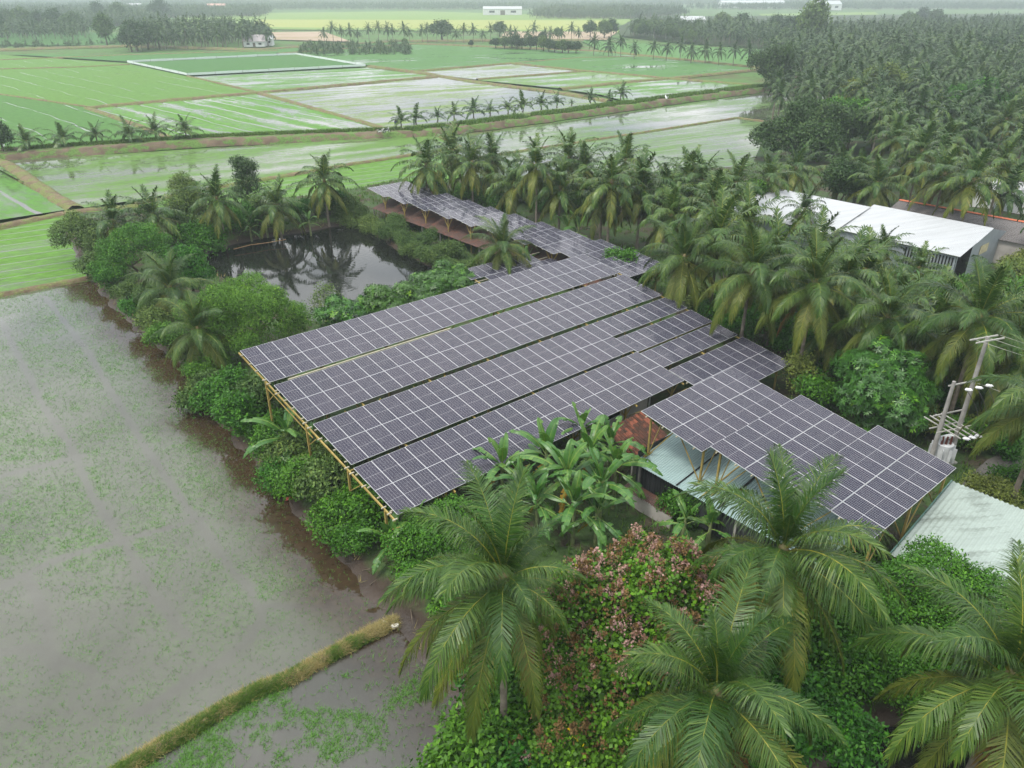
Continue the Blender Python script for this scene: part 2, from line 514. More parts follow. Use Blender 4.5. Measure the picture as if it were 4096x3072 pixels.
G_LIME = (0.070, 0.160, 0.027); G_DEEP = (0.049, 0.131, 0.026); G_PALE = (0.107, 0.175, 0.05)
A_R, A_V = 0.55, -0.80                                  # along the road, along the furrows
m_w_flood = paddy_mat('paddy_flooded', G_PALE, 0.44, A_R, 0, fine=0.7)
m_w_furrow = paddy_mat('paddy_flooded_furrows', (0.070, 0.172, 0.029), 0.60, A_V, 5.5, fine=0.8, furrow_w=0.07)
m_w_half = paddy_mat('paddy_half_flooded', (0.070, 0.166, 0.035), 0.52, A_R, 0, fine=0.7)
m_w_mid = paddy_mat('paddy_road_strip', (0.070, 0.150, 0.029), 0.55, A_R + 0.05, 0, fine=1.1, soft=0.11)
m_w_mid2 = paddy_mat('paddy_right_strip', (0.070, 0.141, 0.040), 0.42, A_R, 0, fine=0.9, soft=0.12)
m_w_mid3 = paddy_mat('paddy_right_strip_green', (0.076, 0.152, 0.042), 0.50, A_R, 4.2, fine=1.0, soft=0.16, furrow_w=0.06)
m_g_lime = paddy_mat('paddy_lime', G_LIME, 0.95, A_V, 8.0, furrow_w=0.03)
m_g_deep = paddy_mat('paddy_deep_green', G_DEEP, 0.92, A_V, 9.0, furrow_w=0.045)
m_g_full = paddy_mat('paddy_full_green', (0.039, 0.117, 0.026), 1.2, A_R, 0)
m_g_pale = paddy_mat('paddy_pale_green', (0.117, 0.198, 0.040), 0.95, A_R, 0)
m_g_yel = paddy_mat('paddy_yellow_green', (0.211, 0.257, 0.066), 0.9, A_R, 0, mud=(0.30, 0.24, 0.15), dry=1)
m_stub = paddy_mat('paddy_stubble', (0.195, 0.172, 0.086), 0.42, A_R, 0, mud=(0.30, 0.225, 0.16), dry=1)
m_g_near = paddy_mat('paddy_near_green', (0.067, 0.163, 0.022), 0.74, A_R + 0.02, 2.6, fine=1.6, soft=0.18, furrow_w=0.07, gvar=0.4)

field('near green rice field left of the pond trees', [(-260, 560), (150, 462), (200, 606), (0, 636), (-300, 690)], m_g_near)
field('wedge of flooded rice field at the left edge below the track', [(-160, 350), (0, 372), (150, 452), (-200, 505)], paddy_mat('paddy_wedge', (0.058, 0.159, 0.023), 0.55, A_V, 5.0, soft=0.12))
field('flooded rice field below the raised track with palm reflections', [(-40, 346), (30, 346), (945, 290), (1003, 322), (941, 327), (756, 356), (574, 388), (448, 409), (160, 452), (100, 420)], m_w_mid)
field('bright green rice field between the thin bund and the pond', [(150, 462), (290, 444), (448, 411), (574, 390), (756, 358), (941, 329), (1003, 324), (1010, 380), (870, 410), (640, 450), (400, 470)], m_g_near)
field('flooded rice field below the palm lined bank', [(955, 300), (1640, 203), (1665, 194), (1860, 204), (1700, 262), (1661, 264), (1593, 254), (1458, 275), (1198, 315), (1005, 345)], m_w_mid2)
field('flooded rice field in front of the dark grove trees', [(1003, 346), (1198, 317), (1458, 277), (1593, 256), (1661, 266), (1690, 380), (1000, 400)], m_w_mid3)
field('deep green rice field behind the left palm row', [(-400, 190), (0, 205), (195, 233), (385, 305), (0, 335), (-300, 352)], m_g_deep)
field('bright rice field left of the net fence', [(-400, 115), (0, 118), (275, 137), (405, 165), (550, 201), (195, 231), (0, 203), (-400, 188)], m_g_lime)
field('green rice field inside the white net', [(275, 135), (640, 118), (790, 143), (405, 163)], m_g_full)
field('half flooded rice field below the net', [(407, 166), (792, 146), (940, 165), (556, 199)], m_w_half)
field('flooded rice field with pale furrows', [(195, 235), (552, 203), (842, 281), (600, 291), (405, 301), (388, 306)], m_w_furrow)
field('wide silvery flooded rice field', [(560, 200), (943, 167), (1010, 176), (1208, 202), (1310, 222), (860, 282)], m_w_flood)
field('flooded plot beyond the diagonal bund', [(895, 156), (1102, 138), (1266, 154), (1030, 172)], m_w_flood)
field('light green plot beyond the diagonal bund', [(1032, 173), (1268, 155), (1440, 170), (1212, 191)], paddy_mat('paddy_plot', (0.088, 0.172, 0.047), 0.55, A_R, 0))
field('half flooded plot beside the palm lined bank', [(1225, 194), (1445, 171), (1660, 186), (1640, 195), (1345, 217), (1300, 205)], m_w_half)
field('green rice fields in front of the tree line', [(600, 116), (900, 96), (1300, 112), (1645, 149), (1445, 169), (1270, 153), (1104, 136), (895, 154), (800, 142)], paddy_mat('paddy_mid', (0.050, 0.134, 0.032), 0.66, A_R, 0))
field('green rice field right of the tree line', [(1255, 88), (1640, 106), (1690, 114), (1650, 146), (1300, 110)], paddy_mat('paddy_far', (0.056, 0.146, 0.035), 0.95, A_R, 0))
field('green strip before the grove clump', [(-400, 112), (0, 116), (275, 133), (640, 116), (900, 94), (880, 88), (560, 108), (200, 118)], paddy_mat('paddy_strip', (0.044, 0.128, 0.029), 1.1, A_R, 0))
field('far green field beyond the left trees', [(-300, 96), (60, 98), (260, 98), (275, 76), (180, 68), (-200, 70)], m_g_full)
field('far pale green fields', [(420, 62), (1340, 70), (1330, 36), (900, 24), (380, 30)], m_g_pale)
field('far yellow green fields', [(530, 58), (1330, 66), (1300, 44), (560, 42)], m_g_yel)
field('brown harvested plot beyond the tree line', [(540, 84), (760, 90), (700, 68), (530, 70)], m_stub)
field('brown harvested strip far right', [(1080, 82), (1310, 86), (1335, 68), (1090, 68)], m_stub)
field('far left green fields', [(-200, 45), (60, 44), (160, 36), (300, 38), (330, 50), (190, 64), (-100, 62)], m_g_full)
field('distant pale field on the right', [(1330, 42), (1500, 36), (1560, 40), (1460, 52), (1340, 54)], m_g_pale)
field('distant green field beyond the grove', [(1640, 30), (1890, 26), (1900, 32), (1650, 40)], m_g_pale)

# ------------------------------------------------------------------ flooded foreground
def sheet(name, label, cat, P, z, mat):
    b = MB(); b.add([(p[0], p[1], z) for p in P], [list(range(len(P)))])
    me = b.mesh(name, mat)
    if me.polygons[0].normal.z < 0: me.flip_normals()
    return tag(obj(name, me), label, cat, kind='structure')

BANK = [(190, 600), (235, 655), (290, 715), (385, 790), (450, 880), (530, 975), (600, 1060), (680, 1150), (760, 1250), (850, 1345), (900, 1400), (1000, 1510), (1090, 1600), (1150, 1660), (1230, 1760)]
BUND_NEAR = [(858, 1342), (790, 1376), (700, 1425), (620, 1470), (560, 1490), (480, 1535), (400, 1585), (330, 1625), (262, 1668), (150, 1740)]
near_poly = xy(pts(BANK[:10])) + xy(pts(BUND_NEAR)) + [(-40, 14), (-60, 30), (-110, 60)] + xy(pts([(-300, 690), (0, 638)]))
near_in = [(p[0] + 3.0, p[1]) for p in xy(pts(BANK[:10]))]
TR = [[(95, 640), (190, 760), (260, 880), (330, 990), (400, 1090), (450, 1160), (500, 1230), (540, 1270), (565, 1330), (540, 1380), (490, 1420), (420, 1465), (300, 1540)],
      [(0, 690), (50, 790), (95, 880), (150, 960), (200, 1070), (265, 1170), (310, 1250), (350, 1310), (400, 1370)],
      [(-100, 1310), (0, 1272), (120, 1210), (270, 1165), (440, 1120)], [(60, 1250), (90, 1310), (120, 1450)], [(570, 1310), (720, 1312)], [(-50, 1045), (0, 1030), (180, 985)], [(-60, 1420), (60, 1400), (200, 1450)]]
def rice_cover(Q):
    """How densely rice and weed stand at each point of the near flooded field; the wheel tracks stay open water."""
    d = 0.30 + 0.45 * smooth(0.35, 0.70, fbm(Q[:, 0] * 0.22, Q[:, 1] * 0.22, 61, 4)) + 0.55 * smooth(0.5, 0.75, fbm(Q[:, 0] * 0.9, Q[:, 1] * 0.9, 71, 3))
    d *= (0.45 + 0.55 * smooth(20, 40, Q[:, 1])) * (1.0 - 0.35 * smooth(46, 60, Q[:, 1]))
    for L in TR:
        d *= 0.03 + 0.97 * smooth(0.12, 0.40, poly_dist(Q, xy(pts(L)), False) + 0.16 * (fbm(Q[:, 0] * 1.5, Q[:, 1] * 1.5, 5, 2) - 0.5))
    return d * (0.3 + 0.7 * smooth(0.3, 2.6, poly_dist(Q, xy(pts(BANK[:10])), False)))
def plot_cover(Q):
    return smooth(0.46, 0.66, fbm(Q[:, 0] * 0.5, Q[:, 1] * 0.5, 91, 4)) * smooth(0.2, 1.4, poly_dist(Q, xy(pts(BANK[9:])), False)) * 0.9 + 0.06

def water_grid(name, label, poly, z, mat, cover, bank, step):
    p = np.array(poly); lo, hi = p.min(0), p.max(0)
    gx_, gy_ = np.arange(lo[0], hi[0] + step, step), np.arange(lo[1], hi[1] + step, step)
    X, Y = np.meshgrid(gx_, gy_, indexing='ij'); Q = np.stack([X.ravel(), Y.ravel()], 1)
    ni_, nj_ = X.shape
    I, J = np.meshgrid(np.arange(ni_ - 1), np.arange(nj_ - 1), indexing='ij')
    F = np.stack([I * nj_ + J, (I + 1) * nj_ + J, (I + 1) * nj_ + J + 1, I * nj_ + J + 1], -1).reshape(-1, 4)
    ok = inside(Q, poly); F = F[ok[F].any(1)]
    used = np.unique(F); rm = np.full(len(Q), -1); rm[used] = np.arange(len(used)); Q = Q[used]
    b = MB(); b.add(np.column_stack([Q, np.full(len(Q), z)]), rm[F])
    me = b.mesh(name, mat)
    bd = 1 - smooth(0.8, 4.2, poly_dist(Q, bank, False) + 1.6 * (fbm(Q[:, 0] * 0.5, Q[:, 1] * 0.5, 15, 3) - 0.5))
    for nm, val in (('weed', cover(Q)), ('bed', bd)):
        at = me.attributes.new(nm, 'FLOAT', 'POINT'); at.data.foreach_set('value', val.astype(np.float32))
    return tag(obj(name, me), label, 'rice field', kind='structure')
water_grid('flooded_field', 'flooded young rice field with wheel tracks, left foreground', near_in + near_poly[10:], 0.0, M_near1, rice_cover, xy(pts(BANK[:10])), 0.2)
plot_poly = xy(pts(BUND_NEAR[::-1])) + [(p[0] + 3, p[1]) for p in xy(pts(BANK[9:]))] + [(5, 12), (-18, 10)]
water_grid('flooded_plot', 'dark flooded plot below the straw covered bund', plot_poly, -0.012, M_near2, plot_cover, xy(pts(BANK[9:])), 0.25)

# ------------------------------------------------------------------ land with banks and pond basin
POND = [(440, 578), (452, 548), (480, 533), (580, 515), (640, 506), (700, 495), (760, 487), (800, 503), (850, 540), (930, 580), (1000, 612), (968, 650), (880, 692), (760, 705), (680, 695), (600, 650), (520, 620)]
pond_w = xy(pts(POND))
CANAL = [(2.5, 10), (6, 14.5), (10.5, 17.6), (15, 20.4), (22, 20.5), (30, 16), (30, 8)]
land_w = xy(pts(BANK)) + [(3, 5), (130, 5), (130, 150)] + xy(pts([(1690, 345), (1640, 362), (1400, 376), (1200, 378), (1050, 388), (900, 398), (870, 390), (790, 407), (640, 430), (450, 448), (300, 455), (150, 465), (140, 500)]))
gx, gy = np.arange(-64, 130, 0.55), np.arange(6, 150, 0.55)
X, Y = np.meshgrid(gx, gy, indexing='ij'); P2 = np.stack([X.ravel(), Y.ravel()], 1)
d_land = poly_dist(P2, land_w) * np.where(inside(P2, land_w), 1, -1)
d_land += (fbm(P2[:, 0] * 0.5, P2[:, 1] * 0.5, 3) - 0.5) * 1.3
d_pond = poly_dist(P2, pond_w) * np.where(inside(P2, pond_w), 1, -1) + (fbm(P2[:, 0] * 0.6, P2[:, 1] * 0.6, 9) - 0.5) * 0.9
d_can = poly_dist(P2, CANAL) * np.where(inside(P2, CANAL), 1, -1)
hz = -0.55 + 1.25 * smooth(-1.6, 1.9, d_land) + 0.22 * (fbm(P2[:, 0] * 0.9, P2[:, 1] * 0.9, 5) - 0.5)
hz = np.where(d_pond > -1.4, np.minimum(hz, 0.55 - 1.3 * smooth(-1.4, 1.2, d_pond)), hz)
hz = np.where(d_can > -1.2, np.minimum(hz, 0.55 - 1.3 * smooth(-1.2, 1.0, d_can)), hz)
ni, nj = X.shape
I, J = np.meshgrid(np.arange(ni - 1), np.arange(nj - 1), indexing='ij')
F = np.stack([I * nj + J, (I + 1) * nj + J, (I + 1) * nj + J + 1, I * nj + J + 1], -1).reshape(-1, 4)
keep = (d_land[F] > -4.0).any(1)
F = F[keep]
used = np.unique(F); remap = np.full(len(P2), -1); remap[used] = np.arange(len(used))
b = MB(); b.add(np.column_stack([P2, hz])[used], remap[F])
tag(obj('land', b.mesh('land', M_land, smooth=True)), 'raised garden land with muddy banks around the pond', 'land', kind='structure')

def land_height(x, y):
    i = int(round((x - gx[0]) / 0.55)); j = int(round((y - gy[0]) / 0.55))
    if 0 <= i < ni and 0 <= j < nj: return float(hz[i * nj + j])
    return 0.35

sheet('pond_water', 'dark still pond with ripples beside the solar canopies', 'pond', pond_w and [(p[0] * 1.0, p[1]) for p in xy(pts([(430, 585), (445, 540), (480, 525), (580, 507), (700, 486), (765, 478), (815, 497), (870, 540), (945, 580), (1020, 615), (985, 660), (890, 705), (755, 720), (670, 708), (590, 660), (500, 628)]))], 0.02, M_pond)
sheet('canal_water', 'dark canal water in the lower right corner', 'canal', CANAL, 0.015, M_pond)
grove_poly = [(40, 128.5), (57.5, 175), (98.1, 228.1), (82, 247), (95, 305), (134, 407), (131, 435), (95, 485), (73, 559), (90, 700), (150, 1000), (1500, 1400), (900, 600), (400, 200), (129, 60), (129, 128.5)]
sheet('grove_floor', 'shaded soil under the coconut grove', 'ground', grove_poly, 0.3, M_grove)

# ------------------------------------------------------------------ bunds and the raised track
def resample(P, step):
    P = np.array([(p[0], p[1]) for p in P], float)
    d = np.concatenate([[0], np.cumsum(np.linalg.norm(np.diff(P, axis=0), axis=1))])
    n = max(2, int(d[-1] / step) + 1); t = np.linspace(0, d[-1], n)
    return np.stack([np.interp(t, d, P[:, 0]), np.interp(t, d, P[:, 1])], 1)

def bund(name, label, L, w, h, mat=None, step=None, z=-0.3, seed=0, prof=None, jit=0.18):
    C = resample(pts(L), step or max(0.6, w * 0.6))
    T = np.gradient(C, axis=0); T /= np.linalg.norm(T, axis=1)[:, None] + 1e-9
    Nn = np.stack([-T[:, 1], T[:, 0]], 1)
    prof = prof or [(-0.5, 0.0), (-0.34, 0.7), (-0.15, 1.0), (0.15, 1.0), (0.34, 0.7), (0.5, 0.0)]
    r = np.random.default_rng(seed + 11)
    V = np.zeros((len(C), len(prof), 3))
    for k, (o, hh) in enumerate(prof):
        off = o * w * (1 + jit * (r.random(len(C)) - 0.5) * 2) + 0.15 * w * (fbm(np.arange(len(C)) * 0.3, np.full(len(C), 1.5), seed) - 0.5)
        V[:, k, :2] = C + Nn * off[:, None]
        V[:, k, 2] = z + hh * (h - z) * (1 + jit * (r.random(len(C)) - 0.5))
    m, n = len(C), len(prof)
    i, j = np.meshgrid(np.arange(m - 1), np.arange(n - 1), indexing='ij'); i, j = i.ravel(), j.ravel()
    b = MB(); b.add(V, np.stack([i * n + j, (i + 1) * n + j, (i + 1) * n + j + 1, i * n + j + 1], 1))
    me = b.mesh(name, mat or M_bund, smooth=True)
    if me.polygons[0].normal.z < 0: me.flip_normals()
    return tag(obj(name, me), label, 'bund', kind='structure'), C, Nn

_, NEAR_C, NEAR_N = bund('earth_bund', 'straw covered bund crossing the left foreground', BUND_NEAR, 0.75, 0.20, step=0.25, seed=3)
bund('earth_bund', 'bund between the near flooded field and the green field', [(-260, 676), (0, 639), (100, 620), (195, 602)], 1.3, 0.32, seed=4)
bund('earth_bund', 'brown diagonal bund at the left edge', [(-60, 330), (20, 358), (70, 392), (120, 428), (165, 452)], 2.6, 0.5, seed=5)
bund('earth_bund', 'bund above the near green field', [(-200, 512), (0, 490), (80, 474), (165, 458), (300, 446)], 1.6, 0.35, seed=6)
bund('earth_bund', 'thin bund behind the pond trees', [(290, 443), (448, 410), (574, 389), (756, 357), (941, 328), (1005, 323)], 1.5, 0.38, seed=7)
bund('earth_bund', 'short bund joining the raised track', [(945, 293), (975, 307), (1005, 325)], 1.6, 0.4, seed=8)
bund('earth_bund', 'thin bund between the two right flooded fields', [(1003, 346), (1198, 316), (1458, 276), (1593, 255), (1665, 265)], 1.0, 0.28, seed=9)
TRACK_L = [(-120, 349), (0, 338), (200, 325), (430, 309), (600, 301), (840, 292), (930, 289)]
TRACK_R = [(880, 292), (960, 284), (1090, 267), (1300, 239), (1480, 214), (1640, 194), (1760, 192), (1860, 204)]
trk = [(-0.5, 0.0), (-0.40, 0.9), (-0.30, 1.0), (0.2, 0.92), (0.38, 1.05), (0.5, 0.0)]
bund('raised_track', 'raised earth track behind the flooded strip, left part', TRACK_L, 7.0, 0.95, M_bank, 1.2, seed=10, prof=trk, jit=0.10)
bund('raised_track', 'grassy raised bank lined with young palms', TRACK_R, 6.6, 1.0, M_bank, 1.2, seed=12, prof=trk, jit=0.10)
FARB = [([(800, 143), (905, 157), (1010, 175), (1100, 187), (1208, 201), (1317, 219)], 3.2, 0.5), ([(188, 234), (370, 217), (556, 201), (700, 188), (943, 166)], 2.6, 0.5),
        ([(190, 234), (290, 269), (388, 307)], 2.4, 0.4), ([(560, 201), (700, 241), (850, 284)], 2.2, 0.4), ([(0, 204), (195, 232)], 1.2, 0.3), ([(405, 165), (480, 182), (556, 200)], 1.5, 0.35),
        ([(895, 155), (1102, 137), (1266, 154), (1445, 170), (1660, 187)], 2.2, 0.45), ([(1030, 172), (1150, 163), (1268, 154)], 1.8, 0.4), ([(1210, 193), (1330, 180), (1445, 170), (1640, 150)], 2.4, 0.45),
        ([(600, 117), (900, 95), (1300, 111), (1650, 148)], 3.0, 0.6), ([(0, 130), (275, 119), (600, 110)], 2.0, 0.4), ([(1104, 137), (1250, 125), (1400, 122)], 1.6, 0.3), ([(0, 150), (160, 146), (280, 140)], 1.5, 0.35),
        ([(-300, 112), (0, 108), (270, 100), (560, 108), (880, 89), (1260, 87)], 5.0, 0.8)]
for k, (L, w, h) in enumerate(FARB):
    bund('earth_bund', 'thin brown bund among the far rice fields', L, w, h, M_bund, 3.0, seed=20 + k)

# ------------------------------------------------------------------ solar canopies
def cell_material():
    m, nt, out = new_mat('solar_cells')
    oc = obj_co(nt)
    sp = nt.nodes.new('ShaderNodeSeparateXYZ'); nt.links.new(oc, sp.inputs[0])
    def lines(v, n, L, off, wid):
        t = math_n(nt, 'MULTIPLY', math_n(nt, 'SUBTRACT', v, off), n / L)
        f = math_n(nt, 'ABSOLUTE', math_n(nt, 'SUBTRACT', math_n(nt, 'FRACT', t), 0.5))
        return math_n(nt, 'GREATER_THAN', f, 0.5 - wid * n / L / 2)
    gx_ = lines(sp.outputs['X'], 6, 0.996, 0.021, 0.006)
    gy_ = lines(sp.outputs['Y'], 24, 2.020, 0.026, 0.0045)
    mid = math_n(nt, 'LESS_THAN', math_n(nt, 'ABSOLUTE', math_n(nt, 'SUBTRACT', sp.outputs['Y'], 1.036)), 0.007)
    bus = lines(sp.outputs['X'], 54, 0.996, 0.021, 0.0011)
    g = math_n(nt, 'MAXIMUM', math_n(nt, 'MAXIMUM', gx_, gy_), mid)
    rnd = nt.nodes.new('ShaderNodeObjectInfo').outputs['Random']
    base = ramp(nt, rnd, [(0.0, (0.010, 0.011, 0.026)), (1.0, (0.016, 0.015, 0.032))])
    dust = noise(nt, 1.7, 5, world_pos(nt))
    base = mixc(nt, math_n(nt, 'MULTIPLY', ramp(nt, dust, [(0.35, 0.0), (0.75, 0.05)]), 1.0), base, (0.20, 0.17, 0.145))
    c = mixc(nt, math_n(nt, 'MULTIPLY', bus, 0.35), base, (0.35, 0.35, 0.36))
    c = mixc(nt, g, c, (0.36, 0.36, 0.37))
    ro = math_n(nt, 'MULTIPLY_ADD', dust, 0.10, 0.03)
    sh = bsdf(nt, c, ro, 0.5, 0, 1.23)
    sh.node.inputs['Specular Tint'].default_value = (1.0, 0.80, 0.68, 1)      # anti-reflection coating
    return finish(m, nt, out, sh)
M_cells = cell_material()
M_frame = plain('anodised_frame', (0.46, 0.47, 0.48), 0.35, 0.5, 0.0, 0.08)
M_back = plain('panel_back', (0.30, 0.30, 0.31), 0.7, 0.2)
M_yellow = plain('yellow_paint_steel', (0.27, 0.20, 0.055), 0.6, 0.4, 0, 0.3, 2.0)
M_purlin = plain('galvanised_purlin', (0.36, 0.33, 0.24), 0.5, 0.4, 0, 0.2)
M_concrete = plain('weathered_concrete', (0.27, 0.26, 0.24), 0.85, 0.2, 0, 0.3, 1.2, 0.3)
M_plaster = plain('grey_plaster', (0.36, 0.34, 0.31), 0.85, 0.2, 0, 0.2, 0.8, 0.2)
M_dark = plain('dark_opening', (0.012, 0.012, 0.013), 0.7, 0.2)

PW, PL = 1.05, 2.084
def panel_mesh(w, l):
    b = MB(); t = 0.035; fw = 0.010
    w, l = w - 0.012, l - 0.012
    b.add([(fw, fw, -0.004), (w - fw, fw, -0.004), (w - fw, l - fw, -0.004), (fw, l - fw, -0.004)], [[0, 1, 2, 3]], 1)
    b.add([(0, 0, -t), (w, 0, -t), (w, l, -t), (0, l, -t)], [[3, 2, 1, 0]], 2)
    o = [(0, 0), (w, 0), (w, l), (0, l)]; i_ = [(fw, fw), (w - fw, fw), (w - fw, l - fw), (fw, l - fw)]
    V = [(x, y, 0) for x, y in o] + [(x, y, 0) for x, y in i_] + [(x, y, -t) for x, y in o] + [(x, y, -0.004) for x, y in i_]
    F = []
    for k in range(4):
        n = (k + 1) % 4
        F += [[k, n, 4 + n, 4 + k], [8 + k, 8 + n, n, k], [4 + k, 4 + n, 12 + n, 12 + k]]
    b.add(V, F, 0)
    return b.mesh('solar_panel', [M_frame, M_cells, M_back])
PANEL = panel_mesh(PW, PL)
PANEL_G = panel_mesh(0.99, 2.06)

PHI = math.atan2(0.64658, 0.76284)
E1 = Vector((math.cos(PHI), math.sin(PHI), 0)); E2 = Vector((math.sin(PHI), -math.cos(PHI), 0))   # along the rows, towards the front
TILT = math.radians(8.35)
T0 = Vector((-17.077, 42.850, 6.186))
rj = random.Random(5)

def panel_row(root, u0, n, v0, z0, tilt=TILT, pw=PW, pl=PL, mesh=None, x0=0.0, y0=0.0):
    """n panels side by side; x = along, v = down the slope from the back edge."""
    for k in range(n):
        v = v0 + pl
        o = obj('solar_panel', mesh or PANEL, root, (x0 + u0 + k * pw, y0 - v * math.cos(tilt), z0 - v * math.sin(tilt) + rj.uniform(-0.004, 0.004)),
                (tilt + math.radians(rj.uniform(-0.16, 0.16)), math.radians(rj.uniform(-0.16, 0.16)), 0))

BOX = {}
def beam(root, name, a, b, w=0.08, h=None, mat=None):
    m = MB(); m.bar((0, 0, 0), tuple(Vector(b) - Vector(a)), w, h, 0)
    return obj(name, m.mesh(name, mat or M_yellow), root, a)

def post(root, x, y, z_top, z_bot, w=0.13, brace=0.0, dirs=((1, 0), (-1, 0)), slope=0.0):
    p = beam(root, 'post', (x, y, z_bot), (x, y, z_top), w)
    for dx, dy in dirs:
        if brace:
            beam(root, 'brace', (x, y, z_top - brace * 1.25), (x + dx * brace, y + dy * brace, z_top + slope * dy * brace), 0.055)

# --- the large canopy: four double rows and three short rows on one slope
base = Vector((T0.x, T0.y, 0.45))
can = thing('solar_canopy', 'large sloping solar canopy of long brown grey panel rows on yellow steel', 'solar canopy', base, PHI)
zt = T0.z - base.z
ROWS = [(0.00, 29, 0.0), (0.00, 29, PL), (0.07, 29, 4.590), (0.07, 29, 4.590 + PL), (0.19, 29, 9.167), (0.19, 21, 9.167 + PL), (0.15, 21, 13.635), (0.15, 21, 13.635 + PL),
        (21.19, 8, 11.60), (21.21, 8, 13.90), (21.27, 8, 16.40), (21.27, 8, 16.40 + PL)]
for u0, n, v0 in ROWS:
    gap = 0.06 if n > 20 else 0.0
    panel_row(can, u0 * PW, min(9, n), v0, zt)
    if n > 9: panel_row(can, u0 * PW + 9 * PW + gap * 0.5, n - 9, v0, zt)
S, Cc = math.sin(TILT), math.cos(TILT)
def slope_pt(u, v, dz=0.0): return (u * PW, -v * Cc, zt - v * S + dz)
for u0, n, v0 in ROWS:
    for k in (0.22, 0.78):
        beam(can, 'purlin', slope_pt(u0 - 0.15, v0 + k * PL, -0.09), slope_pt(u0 + n + 0.15, v0 + k * PL, -0.09), 0.05, 0.07, M_purlin)
beam(can, 'purlin', slope_pt(1.0, 4.43, -0.04), slope_pt(12.5, 4.43, -0.04), 0.08, 0.06, M_purlin)
RAFT = [-0.05, 3.4, 7.9, 12.3, 16.7, 21.05, 25.2, 29.2]
for i, u in enumerate(RAFT):
    ve = 17.9 if u < 21.2 else 20.7
    beam(can, 'rafter', slope_pt(u, -0.1, -0.20), slope_pt(u, ve, -0.20), 0.07, 0.10)
    vs = (3.7, 8.8, 13.4, 17.0) if u < 21.2 else (3.7, 8.8, 13.4, 19.6)
    beam(can, 'rafter', slope_pt(u, 3.7, -0.62), slope_pt(u, 9.5, -0.62), 0.045)
    for v in vs:
        x, y, z = slope_pt(u, v, -0.26)
        beam(can, 'post', (x, y, -0.3), (x, y, z), 0.11)
        for dv in (-1.3, 1.3) if i else (1.3,):
            beam(can, 'brace', (x, y, z - 1.25), slope_pt(u, v + dv, -0.26), 0.04)
        if i == 0:
            for dv in (-0.12, 0.4, 1.6):
                w0_ = slope_pt(u, min(v + dv, ve), -0.13); beam(can, 'purlin_clip', (w0_[0] - 0.14, w0_[1], w0_[2]), (w0_[0] + 0.14, w0_[1], w0_[2]), 0.06, None, M_purlin)
        for du in (-1.2, 1.2):
            if i and 0 < u + du < 29: beam(can, 'brace', (x, y, z - 1.2), (x + du, y, z + 0.06), 0.05)
    for v in (3.7, 8.8, 13.4):
        if i + 1 < len(RAFT) and v in (3.7, 13.4):
            beam(can, 'tie_beam', slope_pt(u, v, -0.30), slope_pt(RAFT[i + 1], v, -0.30), 0.07)

# --- three stepped sections over the blue roofed shed
off0 = T0 + Vector((0, 0, 2.85))
can2 = thing('solar_canopy', 'stepped solar canopy of three dark blue panel sections over the blue shed roof', 'solar canopy', (T0.x, T0.y, 0.5), PHI)
for u0, v0, dz in ((13.05, 21.32, 2.85), (12.95, 26.00, 3.55), (13.20, 30.40, 4.06)):
    z0 = T0.z + dz - 0.5
    panel_row(can2, u0 * PW, 8, v0, z0); panel_row(can2, u0 * PW, 8, v0 + PL + 0.01, z0)
    sp_ = lambda u, v, d=0.0: (u * PW, -v * Cc, z0 - v * S + d)
    for k in (0.45, 1.6, 2.55, 3.7):
        beam(can2, 'purlin', sp_(u0 - 0.1, v0 + k, -0.09), sp_(u0 + 8.1, v0 + k, -0.09), 0.05, 0.07, M_purlin)
    for u in (u0 + 0.5, u0 + 4, u0 + 7.5):
        beam(can2, 'rafter', sp_(u, v0 + 0.1, -0.18), sp_(u, v0 + 4.1, -0.18), 0.09, 0.12)
        for v in ((v0 + 0.35, v0 + 3.95)):
            x, y, z = sp_(u, v, -0.22)
            zb = 2.9 if (v0 < 29 and u < u0 + 1 and not (v0 > 25 and v > v0 + 2)) else -0.2
            if v0 < 29 and u < u0 + 1: zb = 2.35 + 0.16 * (u * PW - 13.0)
            beam(can2, 'post', (x, y, zb), (x, y, z), 0.10)
            if u < u0 + 7: beam(can2, 'brace', (x, y, max(zb, 2.4)), (x + 1.5, y, z), 0.05)
            beam(can2, 'brace', (x, y, max(zb, 2.4)), sp_(u, v + (1.7 if v < v0 + 2 else -1.7), -0.22), 0.05)
            if zb > 0: beam(can2, 'foot_plate', (x - 0.35, y, zb + 0.03), (x + 0.35, y, zb + 0.03), 0.14, 0.06)

